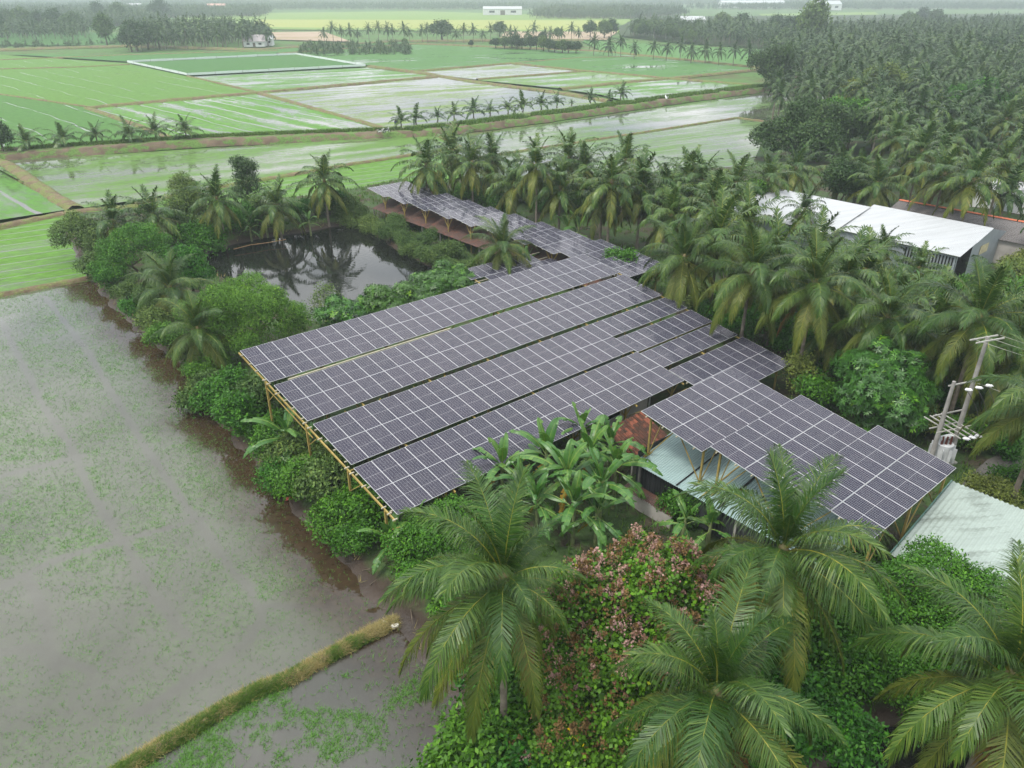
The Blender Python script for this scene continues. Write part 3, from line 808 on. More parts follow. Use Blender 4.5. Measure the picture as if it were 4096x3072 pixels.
# --- long canopy on the far side of the pond, ten stepped sections
GT = math.radians(6.0)
g_tr = [(1627, 724), (1702.6, 747.9), (1786, 771.8), (1874, 799), (1962, 825), (2061, 853.5), (2167, 885.7), (2274, 917), (2403, 955.6), (2534, 1001)]
g_w = [ground_point(x / DS, y / DS, 4.25) for x, y in g_tr]
can3 = thing('solar_canopy', 'long saw tooth solar canopy with rusty roof below, beyond the pond', 'solar canopy', (g_w[0].x, g_w[0].y, 0.5), PHI)
def can3_local(p):
    d = p - Vector((g_w[0].x, g_w[0].y, 0.5)); return Vector((d.dot(E1), -d.dot(E2), d.z))
for k, p in enumerate(g_w):
    q = can3_local(p)
    for s_ in (0, 1):
        panel_row(can3, -6 * 0.99, 6, s_ * 2.07, q.z, GT, 0.99, 2.06, PANEL_G, q.x, q.y)
    for v in (0.4, 1.6, 2.5, 3.7):
        beam(can3, 'purlin', (q.x - 6.0, q.y - v, q.z - v * math.sin(GT) - 0.08), (q.x + 0.05, q.y - v, q.z - v * math.sin(GT) - 0.08), 0.05, 0.06, M_purlin)
    for u in (-5.5, -0.5):
        x, y, z = q.x + u, q.y - 3.4, q.z - 3.4 * math.sin(GT) - 0.12
        beam(can3, 'post', (x, y, -0.4), (x, y, z), 0.10)
        beam(can3, 'brace', (x, y, z - 1.2), (x, y - 0.75, z - 0.05), 0.07)
        beam(can3, 'brace', (x, y, z - 1.2), (x, y + 0.95, z + 0.08), 0.07)
        beam(can3, 'rafter', (x, y + 3.4, z + 0.33), (x, y - 0.75, z - 0.06), 0.08, 0.12)

# --- small canopy behind the first long row
can4_p = ground_point((1700 + 1125 * 0.3617) / DS, (1000 + 30 * 0.3617) / DS, 3.45)
can4 = thing('solar_canopy', 'small low solar canopy between the palm and the first long panel row', 'solar canopy', (can4_p.x, can4_p.y, 0.5), PHI)
panel_row(can4, -8 * PW, 8, 0, 2.95); panel_row(can4, -6.6 * PW, 8, PL + 0.03, 2.95)
for u in (-8.0, -4.0, -0.4):
    beam(can4, 'rafter', (u, -0.1, 2.80), (u, -4.1, 2.80 - 4.1 * S), 0.09, 0.12)
    for v in (0.3, 3.9):
        beam(can4, 'post', (u, -v, -0.4), (u, -v, 2.74 - v * S), 0.11)
for v in (0.4, 1.6, 2.5, 3.7):
    beam(can4, 'purlin', (-8.4, -v, 2.87 - v * S), (1.3, -v, 2.87 - v * S), 0.05, 0.07, M_purlin)

# ------------------------------------------------------------------ corrugated sheets
def corrugated(width, length, pitch=0.1, amp=0.016, name='roof_sheet', mat=None, along=8):
    nx = max(4, int(width / pitch * 6)); x = np.linspace(0, width, nx + 1)
    y = np.linspace(0, length, along + 1)
    Xg, Yg = np.meshgrid(x, y, indexing='ij')
    Z = amp * np.sin(Xg / pitch * 2 * np.pi)
    i, j = np.meshgrid(np.arange(nx), np.arange(along), indexing='ij'); i, j = i.ravel(), j.ravel(); n = along + 1
    b = MB(); b.add(np.stack([Xg, Yg, Z], -1), np.stack([i * n + j, (i + 1) * n + j, (i + 1) * n + j + 1, i * n + j + 1], 1))
    return b.mesh(name, mat, smooth=True)

def metal_sheet_mat(name, col, stain, streak=0.5, rough=0.38, rust=None, edge=(0.02, 0.02, 0.02)):
    """Painted sheet metal with run-off streaks along the corrugation (object Y)."""
    m, nt, out = new_mat(name)
    oc = world_pos(nt)
    q = mapped(nt, oc, -PHI, (0.10, 2.2, 1.0))
    a = noise(nt, 1.0, 5, q, 0.65); d = noise(nt, 0.5, 5, oc); f = noise(nt, 14, 3, oc)
    c = ramp(nt, a, [(0.35, [x * 0.82 for x in col]), (0.65, col)])
    c = mixc(nt, ramp(nt, math_n(nt, 'ADD', math_n(nt, 'MULTIPLY', a, 0.6), math_n(nt, 'MULTIPLY', d, 0.4)), [(0.52, 0.0), (0.64, streak)]), c, stain)
    if rust: c = mixc(nt, ramp(nt, noise(nt, 1.4, 6, oc, 0.7), [(0.52, 0.0), (0.60, 0.9)]), c, rust)
    c = mixc(nt, ramp(nt, f, [(0.70, 0.0), (0.76, 0.35)]), c, edge)
    return finish(m, nt, out, bsdf(nt, c, rough, 0.4))
M_blue = metal_sheet_mat('pale_blue_sheet', (0.27, 0.37, 0.36), (0.15, 0.20, 0.19), 0.45)
M_green = metal_sheet_mat('pale_green_sheet', (0.28, 0.335, 0.30), (0.10, 0.12, 0.10), 0.8, 0.6)
M_white = metal_sheet_mat('white_sheet', (0.38, 0.395, 0.40), (0.33, 0.345, 0.35), 0.3, 0.4)
M_rust = metal_sheet_mat('rusty_sheet', (0.075, 0.042, 0.032), (0.04, 0.024, 0.02), 0.7, 0.75, (0.11, 0.045, 0.028))
M_black = metal_sheet_mat('black_sheet_wall', (0.028, 0.031, 0.034), (0.05, 0.05, 0.05), 0.5, 0.55)
M_grey = metal_sheet_mat('grey_sheet_wall', (0.30, 0.34, 0.36), (0.24, 0.27, 0.28), 0.4, 0.45)
M_fibro = metal_sheet_mat('fibre_cement_roof', (0.13, 0.12, 0.115), (0.06, 0.055, 0.052), 0.8, 0.85, None)
M_tile, nt, out = new_mat('terracotta')
_c = ramp(nt, math_n(nt, 'ADD', math_n(nt, 'MULTIPLY', nt.nodes.new('ShaderNodeObjectInfo').outputs['Random'], 0.6), math_n(nt, 'MULTIPLY', noise(nt, 3.0, 4, world_pos(nt)), 0.4)), [(0.15, (0.035, 0.022, 0.016)), (0.55, (0.085, 0.035, 0.022)), (0.9, (0.26, 0.085, 0.048))])
finish(M_tile, nt, out, bsdf(nt, _c, 0.85, 0.2))
M_wallw = plain('white_plaster', (0.55, 0.56, 0.55), 0.85, 0.2, 0, 0.15, 0.7, 0.2)
M_cable = plain('black_cable', (0.02, 0.02, 0.02), 0.5)

def sheet_roof(root, corner, along, n, width, length, pitch_deg, mesh_mat, wave=0.1, amp=0.016, name='roof_sheet', down=None):
    """n sheets side by side along local X from corner; each runs along local Y rising by pitch_deg."""
    me = corrugated(width + 0.04, length, wave, amp, name, mesh_mat)
    for k in range(n):
        obj(name, me, root, (corner[0] + k * width, corner[1], corner[2] + (0.004 if k % 2 else 0.0)), (math.radians(pitch_deg), 0, 0))
    return me

# --- rusty roof under the pond canopy: own shed, aligned with the canopy line
ga, gb = can3_local(g_w[0]), can3_local(g_w[-1])
axis = math.atan2(gb.y - ga.y, gb.x - ga.x)
dirw = (g_w[-1] - g_w[0]).normalized(); az = math.atan2(dirw.y, dirw.x)
leftw = Vector((dirw.y, -dirw.x, 0))
st = g_w[0] + leftw * 6.2 + dirw * 1.2
shed_p = thing('livestock_shed', 'long rusty roofed shed under the pond side canopy', 'shed', (st.x, st.y, 0.5), az)
Lp = (g_w[-1] - g_w[0]).length
nsh = int(Lp / 0.9)
me_r = corrugated(0.94, 3.6, 0.3, 0.018, 'roof_sheet', M_rust, 4)
for k in range(nsh):
    obj('roof_sheet', me_r, shed_p, (k * 0.9, 0, 1.45 + rj.uniform(-0.02, 0.02)), (math.radians(15 + rj.uniform(-1.0, 1.0)), 0, math.radians(rj.uniform(-0.6, 0.6))))
    if k % 4 == 0: beam(shed_p, 'post', (k * 0.9, 0.25, -0.3), (k * 0.9, 0.25, 1.45), 0.1, None, M_concrete)
for y, z in ((3.4, 2.2),): beam(shed_p, 'back_wall', (0, y, 0.7), (nsh * 0.9, y, 0.7), 0.1, 1.6, M_plaster)

# --- pale blue shed under the stepped canopy
p0 = ground_point(1375, 1003, 2.9)
blue = thing('metal_shed', 'shed with pale blue corrugated roof and black sheet wall under the stepped canopy', 'shed', (p0.x, p0.y, 0.5), PHI - math.pi / 2)
# local x runs towards the front (E2), local y along the rows (E1)
sheet_roof(blue, (-0.4, 0.0, 2.4), None, 13, 0.88, 7.2, 9.0, M_blue, 0.14, 0.022)
L_b = 13 * 0.88
m = corrugated(L_b - 0.5, 1.9, 0.18, 0.02, 'wall_sheet', M_black, 3)
obj('wall', m, blue, (-0.2, 0.35, 0.52), (math.pi / 2, 0, 0))
for x in (0.05, 3.2, 6.4, 9.6): beam(blue, 'post', (x, 0.28, -0.3), (x, 0.28, 2.3), 0.12, None, M_concrete)
obj('wall', corrugated(6.9, 2.6, 0.18, 0.02, 'wall_sheet', M_black, 2), blue, (-0.25, 0.35, 0.4), (math.pi / 2, 0, math.pi / 2))
beam(blue, 'roof_strip', (2.75, 0.02, 2.46), (2.75, 6.9, 2.46 + 6.88 * math.tan(math.radians(9))), 0.08, 0.025, M_dark)
beam(blue, 'roof_strip', (5.38, 0.02, 2.46), (5.38, 6.9, 2.46 + 6.88 * math.tan(math.radians(9))), 0.11, 0.025, M_dark)
beam(blue, 'roof_strip', (4.25, 0.02, 2.46), (4.25, 4.0, 2.46 + 3.98 * math.tan(math.radians(9))), 0.07, 0.03, M_yellow)

# --- low lean-to with rusty sheets in front of the black wall
lean = thing('lean_to', 'low whitewashed lean-to with rusty sheet roof below the banana plants', 'shed', (p0.x, p0.y, 0.5), PHI - math.pi / 2)
for k in range(5):
    obj('roof_sheet', corrugated(0.74, 0.75, 0.12, 0.015, 'roof_sheet', M_rust, 2) if k == 0 else lean.children[0].data, lean, (-0.3 + k * 0.7, -0.75, 1.0 + 0.004 * (k % 2)), (math.radians(12), 0, math.radians(1.2 * (k % 3 - 1))))
beam(lean, 'wall', (-0.3, -0.68, 0.35), (3.2, -0.68, 0.35), 0.12, 1.3, M_plaster)

# --- house behind: plaster wall with dark window, corrugated roof under the fourth row, tiled lower roof
hp = ground_point(1250, 905, 2.4)
house = thing('house', 'grey plastered house with green sheet roof and terracotta tiles below the solar rows', 'house', (hp.x, hp.y, 0.5), PHI)
beam(house, 'wall', (-0.2, 0.0, 1.3), (6.6, 0.0, 1.3), 0.15, 2.7, M_plaster)
beam(house, 'wall', (6.6, 0.08, 1.3), (6.6, 3.8, 1.3), 0.15, 2.7, M_plaster)
w_ = MB(); w_.box((3.0, -0.10, 1.25), (1.5, 0.06, 0.75), None, 0)
win = obj('window', w_.mesh('window', M_dark), house)
for q in ((-0.82, 0, 0.05, 0.85), (0.82, 0, 0.05, 0.85)): beam(win, 'window_frame', (3.0 + q[0], -0.12, 0.85), (3.0 + q[0], -0.12, 1.68), 0.06, None, M_wallw)
for z in (0.85, 1.66): beam(win, 'window_frame', (2.2, -0.12, z), (3.8, -0.12, z), 0.06, None, M_wallw)
me_h = corrugated(0.9, 4.4, 0.14, 0.02, 'roof_sheet', M_green, 3)
for k in range(9):
    obj('roof_sheet', me_h, house, (-0.6 + k * 0.86, -0.55, 2.55 + 0.004 * (k % 2)), (math.radians(5), 0, 0))
beam(house, 'downpipe', (6.75, -0.12, 0.0), (6.75, -0.12, 2.5), 0.08, None, M_wallw)
tb = MB()
for k in range(6):
    a0, a1 = math.pi * k / 6, math.pi * (k + 1) / 6
    tb.add([(0.11 * math.cos(a0), 0, 0.06 * math.sin(a0)), (0.11 * math.cos(a1), 0, 0.06 * math.sin(a1)), (0.10 * math.cos(a1), 0.34, 0.05 * math.sin(a1) + 0.02), (0.10 * math.cos(a0), 0.34, 0.05 * math.sin(a0) + 0.02)], [[0, 1, 2, 3]])
me_t = tb.mesh('roof_tile', M_tile)
tp = ground_point(1372, 985, 2.2)
tiles = thing('tiled_roof', 'mossy terracotta tiled lean-to roof beside the pale blue shed roof', 'roof', (tp.x, tp.y, 0.5), PHI)
for r_ in range(9):
    for c_ in range(16):
        obj('roof_tile', me_t, tiles, (c_ * 0.215 + rj.uniform(-0.012, 0.012), r_ * 0.27, 1.55 + r_ * 0.085 + rj.uniform(0, 0.015)), (math.radians(17), 0, math.radians(rj.uniform(-4, 4))))
beam(tiles, 'wall', (0.05, 0.2, 0.7), (3.3, 0.2, 0.7), 0.12, 1.5, M_plaster)
beam(tiles, 'wall', (0.05, 2.1, 0.9), (3.3, 2.1, 0.9), 0.12, 2.0, M_plaster)

# --- shed with the ribbed green-white roof, lower right
q0 = ground_point(1924, 1198, 3.0)
rib = thing('metal_shed', 'shed with stained pale green corrugated roof at the right edge', 'shed', (q0.x, q0.y, 0.5), PHI - math.pi / 2 + 0.03)
sheet_roof(rib, (0.0, 0.0, 2.5), None, 13, 0.9, 6.6, 9.5, M_green, 0.225, 0.032)
beam(rib, 'wall', (0.3, 0.35, 1.1), (11.4, 0.35, 1.1), 0.1, 2.6, M_plaster)
beam(rib, 'wall', (0.3, 0.45, 1.1), (0.3, 6.2, 1.1), 0.1, 2.6, M_plaster)
beam(rib, 'gutter', (-0.04, 0.0, 2.52), (-0.04, 6.5, 2.52 + 6.5 * math.tan(math.radians(9.5))), 0.06, 0.08, plain('green_trim', (0.10, 0.19, 0.16), 0.5))

# --- concrete block wall and scrap frames below the front section
cw = ground_point(1905, 1160, 0.6)
blk = thing('block_wall', 'grey concrete block enclosure under the front corner of the stepped canopy', 'wall', (cw.x, cw.y, 0.45), PHI - 0.05)
for r_ in range(7):
    for c_ in range(6):
        m = MB(); m.box((0, 0, 0), (0.395, 0.14, 0.19))
        if (r_, c_) == (0, 0): me_b = m.mesh('block', M_concrete)
        obj('block', me_b, blk, (-2.2 + (c_ + 0.5 * (r_ % 2)) * 0.405, rj.uniform(-0.006, 0.006), 0.1 + r_ * 0.2))
beam(blk, 'block_core', (-2.3, 0.0, 0.7), (0.35, 0.0, 0.7), 0.10, 1.42, M_concrete)

# --- warehouse, upper right
wc = ground_point(2068.7, 551.6, 3.7)
wh = thing('warehouse', 'white metal roofed warehouse with grey sheet walls among the palms, upper right', 'warehouse', (wc.x, wc.y, 0.5), PHI + math.pi / 2)
# local x runs away from the camera (-E2), local y = to the left (-E1): roof rises towards -y
W_H = 3.2
def wh_roof(x0, n, y0, length, z0, pitch):
    me = corrugated(0.98, length, 0.16, 0.02, 'roof_sheet', M_white, 3)
    for k in range(n):
        obj('roof_sheet', me, wh, (x0 + (k + 1) * 0.95, y0, z0 + 0.004 * (k % 2)), (math.radians(pitch), 0, math.pi))
wh_roof(-0.35, 13, 0.35, 3.6, W_H, 12.0); wh_roof(-0.35, 13, -3.12, 3.7, W_H + 0.68, 13.0)
wh_roof(11.9, 15, 2.2, 8.2, W_H - 0.15, 11.0)
b = MB()
zr = W_H + 1.45
b.add([(0, 0, -0.4), (0, -12.6, -0.4), (0, -12.6, 3.2), (0, -6.6, zr), (0, 0, 3.08)], [[0, 1, 2, 3, 4]])
obj('end_wall', b.mesh('end_wall', M_grey), wh)
obj('side_wall', corrugated(12, 3.4, 0.2, 0.03, 'side_wall', M_grey, 2), wh, (0.05, 0.0, -0.35), (math.pi / 2, 0, 0))
for k in range(9):
    beam(wh, 'wall_rib', (-0.03, -0.35 - k * 0.34, -0.3), (-0.03, -0.35 - k * 0.34, 3.1 + 0.2 * (0.35 + k * 0.34)), 0.06, 0.14, M_dark)
for k in range(16):
    beam(wh, 'wall_rib', (0.3 + k * 0.3, 0.06, -0.3), (0.3 + k * 0.3, 0.06, 2.9), 0.06, 0.12, M_dark)
beam(wh, 'vent_panel', (-0.05, -5.6, 2.55), (-0.05, -7.6, 2.55), 0.04, 0.9, plain('cream_panel', (0.55, 0.49, 0.30), 0.6))
beam(wh, 'far_roof', (-0.3, -6.75, zr + 0.0), (12, -6.75, zr + 0.0), 0.35, 0.03, M_white)
b = MB(); b.box((19, 0.9, 1.3), (13.5, 0.1, 3.3)); obj('side_wall', b.mesh('side_wall', M_grey), wh)

# --- long fibre cement roof with terracotta ridge behind the warehouse
fr0, fr1 = ground_point(1943, 433, 4.4), ground_point(2230, 484, 4.4)
fdir = (fr1 - fr0); flen = fdir.length + 3; faz = math.atan2(fdir.y, fdir.x)
fib = thing('long_house', 'long house with dark corrugated roof and terracotta ridge behind the warehouse', 'house', (fr0.x, fr0.y, 0.5), faz)
me_f = corrugated(1.04, 4.6, 0.2, 0.035, 'roof_sheet', M_fibro, 3)
nf = int(flen)
for k in range(nf):
    obj('roof_sheet', me_f, fib, (k * 1.0 + 1.02, 0.0, 3.9 + 0.004 * (k % 2)), (math.radians(-14), 0, math.pi))
    obj('roof_sheet', me_f, fib, (k * 1.0, 0.1, 3.9 + 0.004 * (k % 2)), (math.radians(-14), 0, 0))
tb = MB()
for k in range(6):
    a0, a1 = math.pi * k / 6, math.pi * (k + 1) / 6
    tb.add([(0, 0.16 * math.cos(a0), 0.12 * math.sin(a0)), (0, 0.16 * math.cos(a1), 0.12 * math.sin(a1)), (0.52, 0.17 * math.cos(a1), 0.13 * math.sin(a1) + 0.015), (0.52, 0.17 * math.cos(a0), 0.13 * math.sin(a0) + 0.015)], [[3, 2, 1, 0]])
me_rt = tb.mesh('ridge_tile', plain('red_ridge', (0.42, 0.13, 0.07), 0.8, 0.2, 0, 0.4))
for k in range(nf * 2): obj('ridge_tile', me_rt, fib, (k * 0.5, 0.05, 3.93))
for y in (-4.1, 4.2): beam(fib, 'wall', (0.3, y, 1.2), (nf - 0.2, y, 1.2), 0.12, 3.0, M_plaster)

# --- whitewashed outbuilding at the right edge
ob = ground_point(2085, 447, 0.5)
outb = thing('outbuilding', 'whitewashed outbuilding with patchy grey flat roof at the right edge', 'house', (ob.x, ob.y, 0.5), faz + 0.10)
beam(outb, 'wall', (0, 0, 1.2), (3.2, 0, 1.2), 0.15, 2.6, M_wallw); beam(outb, 'wall', (5.0, 0, 1.2), (14, 0, 1.2), 0.15, 2.6, M_wallw)
beam(outb, 'doorway', (3.2, 0.3, 1.2), (5.0, 0.3, 1.2), 0.1, 2.5, M_dark)
beam(outb, 'gate', (3.3, -0.05, 0.7), (4.9, -0.05, 0.7), 0.06, 1.3, M_grey)
m_or = metal_sheet_mat('patchy_fibre_roof', (0.30, 0.30, 0.30), (0.12, 0.12, 0.12), 0.8, 0.85, (0.52, 0.52, 0.51))
me_o = corrugated(1.04, 6.5, 0.18, 0.025, 'roof_sheet', m_or, 4)
for k in range(15): obj('roof_sheet', me_o, outb, (-0.5 + k * 1.0, -0.6, 2.55 + 0.006 * (k % 2)), (math.radians(4), 0, 0))
for k in range(6): beam(outb, 'vent_block', (6.6 + k * 0.3, -0.1, 1.75), (6.82 + k * 0.3, -0.1, 1.75), 0.06, 0.22, M_tile)

# ------------------------------------------------------------------ coconut palms
M_frond = leaf_mat('palm_leaflets', [(0.0, (0.026, 0.062, 0.013)), (0.5, (0.052, 0.108, 0.022)), (1.0, (0.125, 0.180, 0.042))], 0.40, 0.14, 0.22, 0.3)
M_frond_far = leaf_mat('palm_leaflets_grove', [(0.0, (0.018, 0.046, 0.012)), (0.5, (0.040, 0.085, 0.020)), (1.0, (0.095, 0.135, 0.036))], 0.45, 0.12, 0.28, 0.3)
M_frond_old = leaf_mat('palm_leaflets_old', [(0.0, (0.058, 0.088, 0.016)), (0.6, (0.110, 0.140, 0.028)), (1.0, (0.19, 0.18, 0.045))], 0.5, 0.14, 0.2, 0.25)
M_frond_dead = leaf_mat('palm_leaflets_dead', [(0.0, (0.12, 0.065, 0.025)), (1.0, (0.22, 0.13, 0.05))], 0.7, 0.1, 0.2)
M_rachis = leaf_mat('palm_midrib', [(0.0, (0.22, 0.22, 0.045)), (1.0, (0.28, 0.25, 0.06))], 0.5, 0.0, 0.2)
M_trunk = plain('palm_bark', (0.17, 0.145, 0.115), 0.9, 0.15, 0, 0.35, 2.5, 0.4)
M_wood = plain('tree_bark', (0.10, 0.08, 0.06), 0.9, 0.15, 0, 0.35, 3.0, 0.4)
M_nut = plain('green_coconut', (0.17, 0.19, 0.05), 0.5, 0.4, 0, 0.4, 5.0)

def frond(a0, bend, L, n, lw, hang, seed, leaf=0.95, segs=9, rach=0.03):
    r = np.random.default_rng(seed)
    b = MB()
    s = np.linspace(0, 1, 41)
    ang = np.radians(a0) - np.radians(bend) * s ** 1.35
    ds = L / 40
    x = np.concatenate([[0], np.cumsum(np.cos(ang[:-1]) * ds)]); z = np.concatenate([[0], np.cumsum(np.sin(ang[:-1]) * ds)])
    sway = r.normal(0, 0.16) * L * 0.25 * s ** 2
    C = np.stack([x, sway, z], 1)
    idx = np.linspace(0, 40, segs + 1).astype(int)
    b.tube(C[idx], np.linspace(rach, 0.006, segs + 1), 3, 1, cap=False)
    T = np.gradient(C, axis=0); T /= np.linalg.norm(T, axis=1)[:, None]
    for side in (-1, 1):
        q = np.linspace(0.13, 0.985, n) + r.normal(0, 0.25 / n, n)
        q = np.clip(q, 0.1, 1)
        p = np.stack([np.interp(q, s, C[:, k]) for k in range(3)], 1)
        t = np.stack([np.interp(q, s, T[:, k]) for k in range(3)], 1)
        up = np.stack([-t[:, 2], np.zeros(n), t[:, 0]], 1); up /= np.linalg.norm(up, axis=1)[:, None]
        sd_ = np.cross(t, up) * side
        phi = np.radians(np.interp(q, [0, 0.5, 1], [78, 58, 22]) + r.normal(0, 5, n))
        ll = leaf * L / 4.4 * np.interp(q, [0, 0.15, 0.4, 0.7, 1.0], [0.55, 0.85, 1.05, 0.9, 0.42]) * (1 + r.normal(0, 0.07, n))
        d = t * np.cos(phi)[:, None] + sd_ * np.sin(phi)[:, None] + up * (0.22 + r.normal(0, 0.10, n))[:, None]
        d /= np.linalg.norm(d, axis=1)[:, None]
        hg = np.clip(hang + r.normal(0, 0.18, n), 0.05, 2.2)
        d1 = d + np.array([0, 0, -1.0]) * (hg * 0.35)[:, None]; d1 /= np.linalg.norm(d1, axis=1)[:, None]
        d2 = d + np.array([0, 0, -1.0]) * (hg * 1.5)[:, None]; d2 /= np.linalg.norm(d2, axis=1)[:, None]
        p1 = p + d1 * (ll * 0.5)[:, None]; p2 = p1 + d2 * (ll * 0.5)[:, None]
        wv = t - d * (t * d).sum(1)[:, None]; wv /= np.linalg.norm(wv, axis=1)[:, None] + 1e-9
        w0, w1 = wv * lw * 0.35, wv * lw * 0.5
        V = np.stack([p - w0, p + w0, p1 + w1, p1 - w1, p2], 1).reshape(-1, 3)
        k = np.arange(n) * 5
        rn = np.clip(0.45 + r.normal(0, 0.22, n), 0, 1)
        b.add(V, np.stack([k, k + 1, k + 2, k + 3], 1), 0, rn)
        b.add(V[:0], np.zeros((0, 3), int), 0)
        b.f[-1] = (np.stack([k + 3, k + 2, k + 4], 1) + b.n - len(V)); b.m[-1] = np.zeros(n, int); b.r[-1] = rn
    return b

def M3(b, me_name, mats): return b.mesh(me_name, mats)

# variant tables: start angle, bend, hang
FV = [(82, 34, 0.3), (67, 78, 0.6), (52, 98, 0.95), (35, 100, 1.2), (14, 86, 1.3), (-8, 68, 1.35), (-32, 46, 1.4)]
NEAR_FR, MID_FR = [], []
for i, (a, bd, h) in enumerate(FV):
    old = i >= 5
    NEAR_FR.append([frond(a + 4 * (k - 1), bd + 8 * (k - 1), 4.6 if i else 3.5, 125, 0.034, h, 100 + i * 3 + k).mesh('frond', [M_frond_old if old else M_frond, M_rachis]) for k in range(3)])
    MID_FR.append([frond(a + 5 * (k - 0.5), bd + 8 * (k - 0.5), 4.4 if i else 3.6, 36, 0.10, h, 200 + i * 3 + k, segs=6).mesh('frond', [M_frond_old if old else M_frond, M_rachis]) for k in range(2)])
DEAD_FR = frond(-48, 36, 4.0, 40, 0.07, 1.4, 333).mesh('dead_frond', [M_frond_dead, M_frond_dead])
b = MB(); r = np.random.default_rng(4)
for k in range(11):
    a = k * 2.4; b.ball((0.30 * math.cos(a) * (0.7 + 0.3 * r.random()), 0.30 * math.sin(a), -0.35 - 0.28 * r.random()), (0.11, 0.11, 0.14), 0, 7, 5)
NUTS = b.mesh('coconuts', M_nut, True)
b = MB(); b.ball((0, 0, 0.05), (0.20, 0.20, 0.42), 0, 8, 6); HEART = b.mesh('crown_shaft', plain('leaf_base', (0.16, 0.13, 0.06), 0.8), True)

def trunk_mesh(h, lean, r0=0.17, r1=0.11, seed=0, n=14):
    rr = np.random.default_rng(seed)
    t = np.linspace(0, 1, n)
    a = rr.random() * 6.28
    off = lean * (t ** 1.6 - t) + 0.0
    P = np.stack([np.cos(a) * off, np.sin(a) * off, -0.5 + (h + 0.5) * t], 1)
    rad = r1 + (r0 - r1) * (1 - t) ** 2 + 0.012 * (np.arange(n) % 2)
    rad[0] *= 1.35
    b = MB(); b.tube(P, rad, 8, 0)
    return b.mesh('trunk', M_trunk, True)

prng = random.Random(21)
def palm(pos, h, label, size=1.0, near=True, group=None, nfr=23, nuts=True, dead=1, young=False, zb=None, cat='palm tree', trim=None):
    z0 = land_height(pos[0], pos[1]) if zb is None else zb
    h = max(0.6, h - z0)
    rz = prng.uniform(0, 6.28)
    root = thing('coconut_palm', label, cat, (pos[0], pos[1], z0), rz, group)
    obj('trunk', trunk_mesh(h, prng.uniform(-0.7, 0.7) if h > 3 else 0, seed=prng.randrange(9999)), root)
    obj('crown_shaft', HEART, root, (0, 0, h), scale=size)
    tab = NEAR_FR if near else MID_FR
    for k in range(nfr):
        t = k / (nfr - 1)
        i = min(5, int(0.4 + 4.1 * t ** 0.85)) if young else min(6, int(t ** 0.78 * 6.99))
        me = tab[i][prng.randrange(len(tab[i]))]
        az_ = k * 2.39996 + prng.uniform(-0.2, 0.2); f_ = 1.0
        if trim and math.cos(az_ + rz - math.radians(trim[0])) > math.cos(math.radians(trim[1])): f_ = trim[2]
        obj('frond', me, root, (0, 0, h + 0.10 - 0.25 * t), (0, 0, az_), size * f_ * prng.uniform(0.88, 1.08))
    for k in range(dead):
        obj('dead_frond', DEAD_FR, root, (0, 0, h - 0.2), (0, 0, prng.uniform(0, 6.28)), size * prng.uniform(0.7, 0.95))
    if nuts:
        for k in range(2): obj('coconut_bunch', NUTS, root, (0, 0, h), (0, 0, k * 2.6 + 0.5), size)
    return root

# shared crowns for palms too far to show single fronds
def crown_mesh(seed, nfr, n, lw, size=1.0, young=False):
    rr = random.Random(seed); b = MB()
    for k in range(nfr):
        t = k / (nfr - 1); i = min(5, int(0.4 + 4.1 * t ** 0.85)) if young else min(6, int(t ** 0.78 * 6.99))
        a, bd, h = FV[i]
        f = frond(a + rr.uniform(-6, 6), bd + rr.uniform(-10, 10), 4.4 * size * rr.uniform(0.85, 1.05), n, lw, h, seed * 50 + k, segs=4, rach=0.04)
        b.join(f, Matrix.Rotation(k * 2.39996 + rr.uniform(-0.2, 0.2), 4, 'Z'))
    return b
CROWN_BM = [crown_mesh(k, 20, 15, 0.21) for k in range(5)]
CROWNS = [c.mesh('crown', [M_frond_far, M_frond_far]) for c in CROWN_BM]
YOUNG = [crown_mesh(20 + k, 15, 16, 0.20, 0.85, True).mesh('crown', [M_frond, M_frond]) for k in range(4)]
TRUNKS = [trunk_mesh(7.5, l, 0.17, 0.12, k, 6) for k, l in enumerate((0.2, -0.5, 0.8))]

def far_palm(pos, h, label, group, zb=0.3, size=1.0, young=False):
    root = thing('coconut_palm', label, 'palm tree', (pos[0], pos[1], zb), prng.uniform(0, 6.28), group)
    hh = h - zb
    obj('trunk', TRUNKS[prng.randrange(3)], root, scale=(1, 1, hh / 7.5))
    c = YOUNG if young else CROWNS
    obj('crown', c[prng.randrange(len(c))], root, (0, 0, hh), scale=size * prng.uniform(0.85, 1.12))
    return root

def top_height(base, y_view):
    """Height above the base at which a top was surveyed."""
    lo, hi = 0.0, 25.0
    for _ in range(50):
        m = (lo + hi) / 2
        d = Vector((base.x, base.y, base.z + m)) - Vector((0, 0, CAM_H))
        v = (1536 + FOC * (d.y * -SP - d.z * CP) / (d.y * CP - d.z * SP)) / DS
        lo, hi = (m, hi) if v > y_view else (lo, m)
    return lo
FOOT = {(484, 431): (486, 529), (601, 448): (607, 507), (699, 393): (711, 482), (330, 468): (345, 535), (256, 482): (262, 545), (375, 625): (383, 690)}
